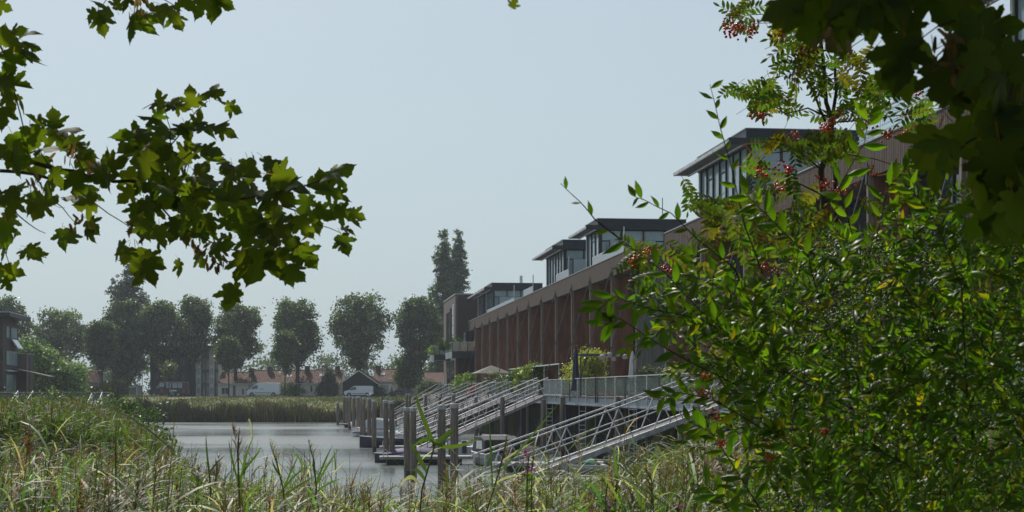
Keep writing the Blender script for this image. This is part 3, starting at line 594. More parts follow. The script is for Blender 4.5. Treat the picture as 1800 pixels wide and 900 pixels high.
bx('sill', M['offwhite'], t_, .0, .35, 1.5, 9.0, 2.7, 2.85)
window(t_, -2.9, -.5, 6.5, 7.6, 0, 2, fm='darksteel', gm_='winglass')
for k in range(14): bx('brick_course', M['brickdk'], t_, -14.02, .125, -.13, -.1, .5+k*.55, .53+k*.55)
t2 = thing('brick_annex', 'narrow brown brick annex behind the dark house, left of the willow', 'annex', sf(ha, hs_+10.4, 3.9), TH)
bx('wall', M['brickbr'], t2, -1, .95, 0, 1.5, 0, 4.9); bx('wall', M['brickdk'], t2, -1, 1.05, 1.5, 4.5, 0, 4.85); bx('coping', M['offwhite'], t2, -1.05, 1.12, -.05, 4.55, 4.9, 4.97)
t2 = thing('sloping_canopy', 'brown sloping canopy sticking out from the dark house towards the willow', 'canopy', sf(ha, hs_+6, 3.9), TH)
MB().add([(.15, 0, 3.0), (4.3, .5, 2.05), (4.3, 4.5, 2.05), (.15, 4.5, 3.0), (.15, 0, 3.1), (4.3, .5, 2.15), (4.3, 4.5, 2.15), (.15, 4.5, 3.1)], BOXF).obj('roof', M['brickbr'], t2)
for y in (.7, 4.2): MB().beam((4.1, y, 0), (4.1, y, 2.1), .08).obj('post', M['darksteel'], t2)
# fence on the left bank
t2 = thing('board_fence', 'low grey fence along the left bank in front of the dark house', 'fence', (P(90, 690, 168).x, 168, 3.0))
for k in range(12):
    x = -6.4+k*1.15; bx('post', M['darksteel'], t2, x-.04, x+.04, -.04, .04, -.3, 1.12)
    if k < 11: bx('board', M['greyboard'], t2, x+.05, x+1.09, -.02, .02, .15, 1.0)
bx('top_rail', M['galv'], t2, -6.5, 6.4, -.06, .06, 1.12, 1.18)
# ------------------------------------------------------------------ terraced houses along the quay (quay frame, local to each building)
FX, DZ = 18.76, 3.96
def slats(mb, x0, x1, y0, y1, z, step=.32):
    n = int((y1-y0)/step)
    for k in range(n): y = y0+(k+.5)*(y1-y0)/n; mb.beam((x0, y, z), (x1, y, z), .17, .03, up=(0, .5, .86))
def penthouse(par, y0, y1, yc0, yc1, x1=6.8, mull=1.5, end='blueglass', panels=True):
    r_ = MB().box(.82, x1+.3, y0-.25, y1+.25, 11.53, 12.31).obj('penthouse', M['navy'], par)
    bx('roof_fin', M['navy'], r_, -.06, x1+.3, y0-.55, y0-.27, 11.55, 11.85)
    bx('coping', M['ltsteel'], r_, .78, x1+.34, y0-.29, y1+.29, 12.312, 12.35)
    cn = MB(); cn.box(-.06, .04, yc0, yc1, 11.60, 11.76).box(.72, .81, yc0, yc1, 11.58, 11.74).box(.04, .72, yc1-.1, yc1, 11.61, 11.75).box(.04, .72, yc0, yc0+.1, 11.61, 11.75)
    cn = cn.obj('canopy_frame', M['galv'], r_)
    sl_ = MB(); slats(sl_, .04, .72, yc0+.1, yc1-.1, 11.69); tag(sl_.obj('louvre_slats', M['greyboard'], r_), kind='stuff')
    n = max(2, round((y1-y0)/mull))
    for k in range(n):
        a_ = y0+(y1-y0)*k/n; b_ = y0+(y1-y0)*(k+1)/n
        bx('glass_pane', M['blueglass'], r_, .98, 1.02, a_+.06, b_-.06, 8.2, 11.5)  # pale pane colour holds the bright sky reflection of the side glazing
        bx('mullion', M['navy'], r_, .90, 1.06, a_-.05, a_+.05, 8.0, 11.53)
        if k % 2: bx('vent_rail', M['navy'], r_, .93, 1.04, a_+.06, b_-.06, 10.9, 10.97)
    bx('mullion', M['navy'], r_, .90, 1.06, y1-.1, y1+.02, 8.0, 11.53)
    xs_ = [1.1, 2.55, 4.1, 5.6, x1]
    for i in range(len(xs_)-1):
        bx('end_pane', M[end], r_, xs_[i]+.06, xs_[i+1]-.06, y0+.02, y0+.06, 8.2, 11.5)
        bx('mullion', M['navy'], r_, xs_[i]-.06, xs_[i]+.06, y0-.04, y0+.1, 8.0, 11.53)
    bx('transom', M['navy'], r_, 1.1, x1, y0-.03, y0+.01, 10.75, 10.83)
    bx('back_wall', M['navy'], r_, 1.1, x1, y1-.1, y1+.1, 8.0, 11.52); bx('side_wall', M['navy'], r_, x1-.1, x1+.1, y0, y1, 8.0, 11.52)
    bx('canopy_post', M['offwhite'], r_, .84, .90, y1-.04, y1+.12, 8.3, 11.55)
    if panels:
        bx('white_screen', M['backlit'], r_, 1.6, 4.8, y0-.75, y0-.69, 8.3, 10.75); bx('screen_frame', M['darksteel'], r_, 1.52, 1.6, y0-.76, y0-.68, 8.1, 10.8)
    return r_
def terrace(label, s0, s1, posts, ends, near_end=True):
    t_ = thing('terraced_houses', label, 'terrace', sf(FX, s0, DZ), TH, 'terraced houses along the quay'); L_ = s1-s0
    bx('wall', M['rust'], t_, 1.4, 12, .2, L_-.05, -.05, 7.58)
    bx('roof', M['darksteel'], t_, .16, 12.2, .05, L_-.05, 7.72, 8.0)
    bx('soffit', M['board'], t_, .17, 1.38, .2, L_-.1, 7.60, 7.70)
    bx('fascia', M['board'], t_, .0, .12, 0, L_, 7.62, 8.80)
    n = int(L_/.16); mb = MB()
    for k in range(n):
        y = (k+.5)*L_/n; mb.box(-.03-.008*random.random(), -.001, y-.068, y+.068, 7.60+.012*random.random(), 8.79)
    tag(mb.obj('fascia_boards', M['board'], t_), kind='stuff')
    bx('coping', M['pilecap'], t_, -.06, .2, -.03, L_+.03, 8.802, 8.85)
    if near_end:
        bx('end_wall', M['greyboard'], t_, .0, 12, -.10, .0, -.0, 7.6); bx('end_fascia', M['board'], t_, -.02, 12.1, -.16, -.002, 7.62, 8.80)
        mb = MB()
        for k in range(70): x = .1+k*.165; mb.box(x, x+.14, -.13-.01*random.random(), -.101, .02, 7.6)
        tag(mb.obj('end_wall_boards', M['greyboard'], t_), kind='stuff')
    for i, sp in enumerate(posts):
        y = sp-s0
        bx('post', M['postwood'], t_, -.11, .09, y-.085, y+.085, 0, 7.62)
        w_ = bx('party_wall', M['rust'], t_, .095, 1.6, y-.075, y+.075, 0, 7.59)
        for z in (1.9, 3.8, 5.7): bx('panel_joint', M['darksteel'], w_, .14, 1.3, y-.085, y-.076, z-.012, z+.012)
        MB().add([(-.17, y-.07, 7.35), (-.02, y-.07, 7.35), (-.02, y+.07, 7.35), (-.17, y+.07, 7.35), (-.11, y, 8.3)], [(0, 3, 2, 1), (0, 1, 4), (1, 2, 4), (2, 3, 4), (3, 0, 4)]).obj('bracket', M['darksteel'], t_)
        MB().tube([(-.16, y, 7.85), (-2.36, y, .05)], .032, 6).obj('strut', M['darksteel'], t_)
        if i < len(posts)-1:
            y2 = posts[i+1]-s0; a_, b_ = sorted((y, y2)); f_ = MB()
            for z in (0.02, 2.55, 3.1, 5.6, 7.5): f_.box(1.30, 1.38, a_+.12, b_-.12, z, z+.08)
            for k in range(5): yy = a_+.16+(b_-a_-.32)*k/4; f_.box(1.285, 1.375, yy-.04, yy+.04, .02, 7.57)
            f_ = f_.obj('window', M['navy'], t_)
            for z0, z1 in ((.1, 2.55), (3.18, 5.6), (5.68, 7.5)): bx('pane', M['winglass'], f_, 1.34, 1.36, a_+.2, b_-.2, z0, z1)
    return t_
PS = [91.4+7.84*n for n in range(13)]
b1 = terrace('long far block of brown timber houses with rust-red party walls and a grey end wall', 91.2, 194.8, PS, None)
penthouse(b1, 109.4-91.2, 114.0-91.2, 109.4-91.2-.5, 116.7-91.2)
penthouse(b1, 125.1-91.2, 134.0-91.2, 125.1-91.2-.3, 136.5-91.2)
r3 = penthouse(b1, 175.9-91.2, 182.0-91.2, 176.2-91.2, 184.1-91.2, x1=6.2)
r4 = penthouse(b1, 185.6-91.2, 191-91.2, 184.6-91.2, 196.7-91.2, x1=5, end='winglass', panels=False)
f_ = MB().box(1.3, 3.2, 94.1-.2, 94.1-.14, 9.0, 10.9).obj('grid_window', M['white'], b1)
for i in range(3):
    for j in range(3): bx('pane', M['blueglass'], f_, 1.38+i*.61, 1.92+i*.61, 93.89, 93.897, 9.08+j*.61, 9.62+j*.61)
MB().tube([(4.4, 86.8, 12.3), (4.4, 86.8, 13.3)], .17, 10).obj('flue', M['galv'], r3); 
MB().tube([(5.9, 20.2, 12.3), (5.9, 20.2, 14.1)], .03, 5).obj('antenna', M['darksteel'], b1)
for a_, b_ in ((136.8, 144), (117.3, 124.2), (150, 175), (96, 108)):
    for k in range(int((b_-a_)/1.6)):
        y = a_-91.2+k*1.6; g_ = bx('balustrade_panel', M['backlit'], b1, .08, .11, y+.04, y+1.56, 8.86, 9.45 if (a_ < 140) else 9.2)
    bx('balustrade_post', M['galv'], b1, .05, .12, a_-91.2-.05, a_-91.2+.03, 8.86, 10.4)
PS2 = [91.4-7.84*n for n in range(1, 8)]
b2 = terrace('near block of brown timber terraced houses half hidden behind the berry shrub', 32.0, 84.1, PS2, None, near_end=False)
bx('end_wall', M['greyboard'], b2, .0, 12, 52.1, 52.2, 0, 7.6)
penthouse(b2, 71.1-32, 79.9-32, 70.6-32, 81.9-32, x1=6.6, mull=1.25)
penthouse(b2, 36-32, 43-32, 35-32, 45-32)
for k in range(3):
    y = 47-32+k*2.2; bx('balustrade_panel', M['railglass'], b2, .06, .09, y+.04, y+2.1, 8.86, 9.75); bx('balustrade_rail', M['galv'], b2, .03, .12, y, y+2.2, 9.75, 9.8)
    for z in (9.0, 9.2, 9.4, 9.6): bx('rail_bar', M['galv'], b2, .045, .058, y, y+2.2, z, z+.03)
bx('antenna', M['darksteel'], b2, 3.0, 3.08, 19, 19.08, 8, 12.6)
# brown brick end house with balconies
ga, gs = 17.27, 195.4
g_ = thing('end_house', 'brown brick flat-roofed end house with planted balconies beyond the timber terrace', 'house', sf(ga, gs, DZ), TH)
bx('wall', M['brickbr'], g_, 0, .3, 0, 17.9, 0, 12.2); bx('wall', M['brickdk'], g_, .302, 11, -.02, 17.85, 0, 12.15); bx('coping', M['pilecap'], g_, -.06, 11.1, -.08, 17.95, 12.2, 12.34)  # camera-facing wall gets darker brick: its shade is put into the colour
for y0, y1, z0, z1, m_ in ((4, 7.6, 5.9, 10.9, 'winglass'), (1.6, 3.6, 5.9, 11.1, 'blueglass'), (9, 13, 6.5, 10.5, 'winglass'), (1.5, 5.5, .2, 4.2, 'winglass'), (7.5, 12, .2, 4.2, 'winglass')):
    f_ = MB().box(-.07, -.002, y0, y1, z0, z0+.12).box(-.07, -.002, y0, y1, z1-.12, z1).box(-.066, -.002, y0, y0+.14, z0+.12, z1-.12).box(-.066, -.002, y1-.14, y1, z0+.12, z1-.12).obj('window', M['white' if m_ == 'blueglass' else 'navy'], g_)
    bx('pane', M[m_], f_, -.04, -.02, y0+.14, y1-.14, z0+.12, z1-.12)
for k in range(4): bx('shutter_panel', M['offwhite'], g_, -.1, -.075, 1.7, 3.5, 6.1+k*1.22, 7.2+k*1.22)
MB().tube([(1.15, -.3, 5.2), (1.15, -.3, 7.5)], .16, 8).obj('flue', M['ltsteel'], g_)
def balcony(a0, a1, y0, y1, z):
    o = bx('balcony', M['darksteel'], g_, a0, a1, y0, y1, z-.62, z-.02); bx('balcony_edge', M['ltsteel'], o, a0-.07, a0-.002, y0-.05, y1+.05, z-.75, z)
    bx('balcony_edge', M['navy'], o, a0, a1, y0-.06, y0-.002, z-.68, z-.0)
    n = int((y1-y0)/1.2)
    for k in range(n): y = y0+(y1-y0)*k/n; bx('railing_panel', M['railglass'], o, a0+.02, a0+.05, y+.04, y+(y1-y0)/n-.04, z+.05, z+1.1)
    for k in range(3): x = a0+(a1-a0)*k/3; bx('railing_panel', M['railglass'], o, x+.04, x+(a1-a0)/3-.04, y0+.02, y0+.05, z+.05, z+1.1); bx('railing_post', M['darksteel'], o, x-.03, x+.03, y0-.01, y0+.07, z, z+1.12)
    MB().tube([(a1, y0+.04, z+1.12), (a0+.04, y0+.04, z+1.12), (a0+.04, y1, z+1.12)], .03, 5).obj('handrail', M['galv'], o)
balcony(-1.2, 1.45, -9.5, -.3, 4.95); balcony(-2.0, -.05, 8, 14.5, 4.95)
def potbush(name, label, x, y, Z, w, h, cols, ncl=60, zb=None, size=.12, cr=.22, group=None, spike=False):
    p = P(x, y, Z); zb = DZ if zb is None else zb
    o = bush(name, label, p.x, p.y, [(0, 0, h*.55, w*.5, w*.45, h*.45), (w*.2, 0, h*.75, w*.3, w*.3, h*.25), (-w*.22, 0, h*.4, w*.3, w*.3, h*.3)], cols, ncl, per=26, cr=cr, size=size, z=zb, cat='plant', stems=4, group=group)
    return o
LIME = [(.22, .30, .05), (.15, .24, .05)]; YEL = [(.42, .42, .08), (.25, .34, .07), (.48, .44, .12)]; MID = [(.08, .14, .05), (.11, .18, .06)]; DKG = [(.045, .08, .03), (.07, .11, .04)]
potbush('balcony_plant', 'dark clipped bush on the nearer balcony of the end house, the right one', 797, 600, 192, 2.2, 1.5, DKG, 60, DZ+5.2, .16)
potbush('balcony_plant', 'dark clipped bush on the nearer balcony of the end house, at its left corner', 781, 603, 197, 1.7, 1.2, DKG, 50, DZ+5.3, .16)
potbush('balcony_plant', 'mixed flowering plants behind the glass of the nearer balcony', 806, 610, 189, 1.5, 1.2, MID, 40, DZ+4.95, .14)
potbush('balcony_plant', 'pinkish-brown potted plant at the right end of the nearer balcony', 826, 612, 188.5, 1.6, 1.2, [(.25, .16, .12), (.2, .2, .1)], 40, DZ+4.95, .14)
potbush('balcony_plant', 'lime-green grasses on the farther balcony of the end house', 766, 608, 206, 2.2, 1.2, LIME, 60, DZ+4.95, .16)

# ------------------------------------------------------------------ quay deck, columns, railing
RX = 16.28
dk = thing('quay_deck', 'long raised deck on steel columns in front of the timber terraces', 'deck', sf(RX, 30, 0), TH)
SE = 214.0-30
bx('deck_surface', M['deckwood'], dk, -.0, 13, 0, SE, 3.88, 3.955)
mb = MB()
for k in range(int(SE/.16)): y = k*.16; mb.box(-.06, 2.45, y+.012, y+.148, 3.957, 3.985)
tag(mb.obj('deck_boards', M['deckwood'], dk), kind='stuff')
for k in range(16):
    y0, y1 = k*SE/16, (k+1)*SE/16; bx('edge_beam', M['ltsteel'], dk, .05, .2, y0+.04, y1-.04, 3.42, 3.86); bx('beam_flange', M['darksteel'], dk, .0, .25, y0, y1, 3.38, 3.418)
for k in range(17):
    y = k*SE/16+6; bx('cross_beam', M['navy'], dk, .22, 3, y-.12, y+.12, 3.45, 3.87); bx('column', M['navy'], dk, .35, .75, y-.2, y+.2, -1.5, 3.45)
bx('retaining_wall', M['dkwall'], dk, 2.6, 3.0, 0, SE, -1.6, 3.87)
mb = MB()
for k in range(int(SE/.62)): y = k*.62; mb.prism([(2.598, y), (2.44, y+.1), (2.44, y+.38), (2.598, y+.48)], 'z', -1.6, 3.4)
tag(mb.obj('sheet_piling', M['dkwall'], dk), kind='stuff')
def railing(label, s0, s1, m_='railglass', barred=False, a=RX-.05, group='railings along the deck edge', step=2.9):
    t_ = thing('deck_railing', label, 'railing', sf(a, s0, 3.96), TH, group); n = max(1, round((s1-s0)/step)); d = (s1-s0)/n
    for k in range(n+1): bx('post', M['darksteel'] if (k % 3 == 0 and not barred) else M['galv'], t_, -.04, .04, k*d-.04, k*d+.04, -.35, 1.08)
    for k in range(n):
        if not barred: bx('glass_panel', M[m_], t_, -.012, .012, k*d+.06, (k+1)*d-.06, .1, 1.02)
        else:
            for j in range(8): y = k*d+(j+.5)*d/8; bx('bar', M['galv'], t_, -.012, .012, y-.014, y+.014, .1, 1.05)
            bx('bottom_bar', M['galv'], t_, -.02, .02, k*d+.04, (k+1)*d-.04, .06, .1); bx('glass_panel', M['railglass'], t_, .014, .022, k*d+.05, (k+1)*d-.05, .1, 1.0)
    bx('handrail', M['galv'], t_, -.035, .035, -.05, s1-s0+.05, 1.082, 1.13)
    return t_
GW = [(63, 'l'), (114, 'm'), (131, ''), (147, ''), (165, ''), (186, ''), (206, '')]
def sL(Z): return ss(16.4, Z)
railing('glass deck railing nearest the viewer, partly behind the shrub at the right', 31, sL(66)-1.0)
railing('glass deck railing with paired dark posts below the closed white parasol', sL(66)+1.2, sL(92))
railing('glass deck railing in front of the terracotta pots and yellow bush', sL(92)+.6, sL(105))
railing('barred galvanised railing at the head of the second gangway', sL(105)+.3, sL(113.2), barred=True)
railing('glass deck railing below the ornamental grass and awning', sL(115.5), sL(130.2))
railing('glass deck railing beside the brown parasol', sL(132.5), sL(146.2))
railing('glass deck railing with the pink flower basket', sL(148.5), sL(164.2))
railing('glass deck railing in front of the brown end house', sL(166.5), sL(185.2))
railing('farthest glass deck railing, towards the road', sL(187.5), sL(205.2))
# glass side panel at the platform edge facing the camera
def ladder(label, a, s, z1):
    t_ = thing('ladder', label, 'ladder', sf(a, s, 0), TH, 'steel ladders hanging from the deck')
    for x in (-.2, .2): MB().tube([(x, 0, -.6), (x, 0, z1)], .022, 5).obj('stile', M['galv'], t_)
    for k in range(int((z1+.3)/.28)): MB().tube([(-.2, 0, -.3+k*.28), (.2, 0, -.3+k*.28)], .018, 5).obj('rung', M['galv'], t_)
ladder('steel ladder beside the dark column under the yellow bush', RX-.15, sL(96.5), 3.5)
ladder('steel ladder left of the pale square column near the barred railing', RX-.15, sL(110), 3.5)
ladder('steel ladder below the closed white parasol', RX-.2, sL(81), 4.6)

# ------------------------------------------------------------------ gangways
def gangway(label, p0, p1, wd=.9, ht=1.22, braces=7, m_='galv', group='sloping gangways down to the pontoons', fine=True):
    (a0, s0, z0), (a1, s1, z1) = p0, p1; A, B = sf(a0, s0, z0), sf(a1, s1, z1); O = B.copy()
    t_ = thing('gangway', label, 'gangway', O, 0, group); d = (A-B); u = d.normalized(); side = Vector((u.y, -u.x, 0)).normalized(); L_ = d.length; up = Vector((0, 0, 1))
    MB().beam(Vector((0, 0, .0)), d, wd-.12, .05).obj('walkway', M['greyboard'], t_)
    for sg in (-1, 1):
        o = side*sg*wd/2
        MB().beam(o, d+o, .09, .2).obj('bottom_chord', M[m_], t_)
        MB().beam(o+up*ht, d+o+up*ht, .055, .06).obj('handrail', M[m_], t_)
        MB().beam(o+up*ht*.52, d+o+up*ht*.52, .035, .04).obj('mid_rail', M[m_], t_)
        MB().beam(o+up*.1, o+up*ht, .06, .06, up=u).obj('end_post', M[m_], t_); MB().beam(d+o+up*.1, d+o+up*ht, .06, .06, up=u).obj('end_post', M[m_], t_)
        for k in range(braces):
            c = d*((k+.5)/braces)+o; h = d*(.29/braces)
            MB().beam(c+up*(ht-.03), c-h+up*.09, .038, .038, up=side).obj('brace', M[m_], t_); MB().beam(c+up*(ht-.03), c+h+up*.09, .038, .038, up=side).obj('brace', M[m_], t_)
    for k in range(braces):
        c = d*((k+.5)/braces)
        if fine: MB().beam(c-side*wd/2+up*-.06, c+side*wd/2+up*-.06, .05, .05).obj('cross_member', M[m_], t_)
    return t_
gangway('nearest pale steel truss gangway, its lower end hidden in the reeds', (RX-.05, ss(16.4, 62), 3.98), (5.9, ss(5.9, 57.2), .62), ht=1.38, wd=.95, braces=5)
gangway('pale steel gangway starting at the barred railing, second nearest', (RX-.05, ss(16.4, 114), 3.98), (6.8, ss(6.8, 101.5), .6), ht=1.25, braces=6)
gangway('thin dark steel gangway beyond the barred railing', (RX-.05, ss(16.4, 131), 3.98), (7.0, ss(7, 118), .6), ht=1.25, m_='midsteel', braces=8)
gangway('pale gangway with a bright sunlit handrail, starting near the pink flowers', (RX-.05, ss(16.4, 147), 3.98), (7.0, ss(7, 131), .6), ht=1.25)
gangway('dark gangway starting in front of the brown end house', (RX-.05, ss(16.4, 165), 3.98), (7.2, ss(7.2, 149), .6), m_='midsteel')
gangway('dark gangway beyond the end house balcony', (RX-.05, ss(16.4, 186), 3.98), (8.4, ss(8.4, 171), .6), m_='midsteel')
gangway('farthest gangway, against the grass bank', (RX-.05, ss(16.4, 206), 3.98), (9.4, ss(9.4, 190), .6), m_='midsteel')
lg = lambda x, y, Z: ((lambda p: (p.x*CT+p.y*ST, -p.x*ST+p.y*CT, p.z))(P(x, y, Z)))
gangway('leftmost gangway with two sunlit rails below the left fence', lg(45, 704, 166), lg(24, 735, 155), wd=1.5, ht=1.0, braces=3, m_='white', fine=False)
gangway('gangway with two sunlit rails behind the reeds, right of the willow', lg(171, 706, 166), lg(155, 745, 154), wd=1.0, ht=1.0, braces=3, m_='white', fine=False)

# ------------------------------------------------------------------ pontoons
def pontoon(label, a0, a1, s, w_=1.5, top=.5):
    t_ = thing('pontoon', label, 'pontoon', sf(a0, s, 0), TH, 'floating pontoons at the foot of the gangways')
    bx('deck', M['concrete'], t_, 0, a1-a0, -w_/2, w_/2, top-.12, top); bx('fender', M['deckwood'], t_, -.03, a1-a0+.03, -w_/2-.06, -w_/2-.002, top-.17, top-.03)
    n = max(1, int((a1-a0)/2.4))
    for k in range(n): x = (k+.5)*(a1-a0)/n; bx('float', M['black'], t_, x-.9, x+.9, -w_/2+.1, w_/2-.1, -.35, top-.122)
    for x in (.3, a1-a0-.3): MB().tube([(x-.12, -w_/2+.15, top), (x-.12, -w_/2+.15, top+.32), (x, -w_/2+.15, top+.42), (x+.12, -w_/2+.15, top+.32), (x+.12, -w_/2+.15, top)], .03, 6).obj('mooring_hoop', M['galv'], t_)
pontoon('nearest pontoon seen through the reeds right of centre', 9.6, 14.0, ss(11, 69)); pontoon('pontoon behind the green covered dinghy', 9.4, 16.0, ss(12, 85))
pontoon('pale pontoon crossing behind the paired big piles', 3.8, 11.5, ss(6, 93)); pontoon('pontoon with a timber edge behind the tall middle piles', 4.2, 10, ss(6, 127))
pontoon('pontoon below the dark middle gangway', 4.5, 11, ss(6, 110)); pontoon('pontoon under the far row of piles', 3.6, 10, ss(6, 150)); pontoon('small pontoon end with a white hoop at the far left of the piles', 2.9, 9, ss(4, 186))
pontoon('pontoon at the foot of the nearest gangway', 2.8, 8.2, ss(5.9, 55.6))

# ------------------------------------------------------------------ mooring piles
def pile(label, x, ytop, Z, wid=.3, cap=True, lean=0., zb=-1.6, group='timber mooring piles', square=False):
    p = P(x, ytop, Z); t_ = thing('mooring_pile', label, 'pile', (p.x, p.y, 0), random.uniform(0, 1), group); h = p.z; r = wid/2; l = lean*h
    n = 4 if square else 11; ph = []
    for k in range(7): z = .35+(h-.35-(.16 if cap else 0))*k/6; ph.append((l*(z/h)+.006*math.sin(k*2.1), .006*math.cos(k*1.7), z))
    MB().tube(ph, [r*(1.02-.03*k/6) for k in range(7)], n).obj('shaft', M['pile'], t_, smooth=not square)
    MB().tube([(0, 0, zb), (l*.35/h, 0, .352)], [r*1.04, r*1.015], n).obj('wet_base', M['pilewet'], t_, smooth=not square)
    if cap: MB().tube([(l*(h-.18)/h, 0, h-.18), (l, 0, h-.02), (l, 0, h)], [r*1.07, r*1.07, r*.9], n).obj('cap', M['pilecap'], t_)
    return t_
for a_ in [
 ('lone low pile left of the row with a small white plate', 594, 707, 203, .36, True, 0),
 ('first pile at the far left end of the outer row', 605.5, 696, 200, .34, True, -.01), ('second pile from the left end of the outer row, touching the first', 609.5, 696.5, 187, .33, True, 0),
 ('third pile from the left end of the outer row', 614.5, 696.5, 178, .30, True, 0), ('fourth pile from the left, standing clear of its neighbours', 622, 697.5, 160, .36, True, 0),
 ('fifth pile from the left, reddish brown', 629.5, 696.5, 152, .36, True, 0), ('sixth pile from the left', 636, 698, 140, .32, False, 0), ('seventh pile from the left, close beside the sixth', 639.8, 698.5, 134, .28, True, 0),
 ('pile with a gull sitting on its top', 649.5, 699.5, 124, .34, True, -.008), ('pile just right of the gull', 657.5, 703, 112, .33, True, 0),
 ('left pile of the tall leaning pair left of the purple boat cover', 680, 703.5, 99, .33, True, -.028), ('right pile of the tall leaning pair left of the purple boat cover', 690, 704.5, 95, .33, True, -.022),
 ('left pile of the capped pair left of the purple boat cover, light brown', 715.5, 716.5, 78.5, .31, True, -.012), ('right pile of the capped pair, dark and touching the light brown one', 727, 716.5, 75, .31, True, -.012),
 ('thick cracked pile with a pale cap, left of the two nearest', 776.5, 711.5, 60, .31, True, -.004), ('thick pile with a pale cap, right of the two nearest', 798.5, 709, 57.5, .30, True, 0)]: pile(*a_)
for a_ in [
 ('slim pile in the gap right of the gull pile', 671, 697.5, 150, .28, False, 0), ('short distant pile top behind the tall leaning pair', 680.5, 697, 178, .27, True, 0),
 ('left of two slim distant piles on the grass line', 715, 692, 165, .28, True, 0), ('right of two slim distant piles on the grass line', 720.5, 692, 172, .26, True, 0),
 ('slim pile before the dark gangway, left of the two nearest thick piles', 748, 693, 150, .29, True, 0), ('slim distant pile just above the left thick capped pile', 773, 696, 148, .30, True, 0),
 ('slim distant pile above the gap between the thick capped piles', 790, 693, 150, .29, True, 0), ('dark slim pile right of the thick capped pair', 796.8, 692, 133, .33, True, 0),
 ('pile in the middle of the gangways, light grey', 837, 697, 128, .29, True, 0), ('pile in the gangways with a pale flat top', 844.5, 692, 150, .32, True, 0),
 ('tall dark pile in front of the gangway beside the dark canopy boat', 883, 698, 103, .31, False, 0), ('light brown pile under the head of the barred-railing gangway', 928, 694, 126, .31, True, 0),
 ('round pile at the deck edge under the barred railing', 988, 694.5, 104.5, .31, True, 0), ('pale pile under the deck below the glass panel', 1086, 697, 85.6, .30, False, 0),
 ('thick dark pile at the head of the nearest gangway beside the shrub', 1224, 707, 61, .31, True, 0), ('low bollard pile with a pale cap among the reeds', 1196, 756, 62, .22, True, 0)]: pile(*a_)
pile('square pale post below the head of the second gangway', 955, 703, 108, .36, False, 0, square=True)
# gull
gp = P(649, 699.3, 124); t_ = thing('gull', 'white gull perched on a pile top', 'gull', (gp.x, gp.y, gp.z), R(20))
MB().loft([[(y, rx*math.cos(k*math.pi/4), .22+zc+rz_*math.sin(k*math.pi/4)) for k in range(8)] for y, rx, rz_, zc in ((-.26, .01, .01, .02), (-.12, .06, .05, .01), (.02, .09, .09, 0), (.12, .07, .08, .03), (.17, .045, .05, .1), (.2, .045, .05, .16), (.24, .02, .025, .16), (.29, .006, .006, .145))]).obj('body', M['white'], t_, smooth=True)
for s_ in (-1, 1):
    MB().add([(.1, s_*.08, .27), (-.05, s_*.1, .24), (-.3, s_*.04, .21), (-.08, s_*.075, .31)], [(0, 1, 2, 3)]).obj('wing', M['galv'], t_); MB().tube([(0, s_*.03, .0), (0, s_*.03, .15)], .008, 4).obj('leg', REDL, t_)
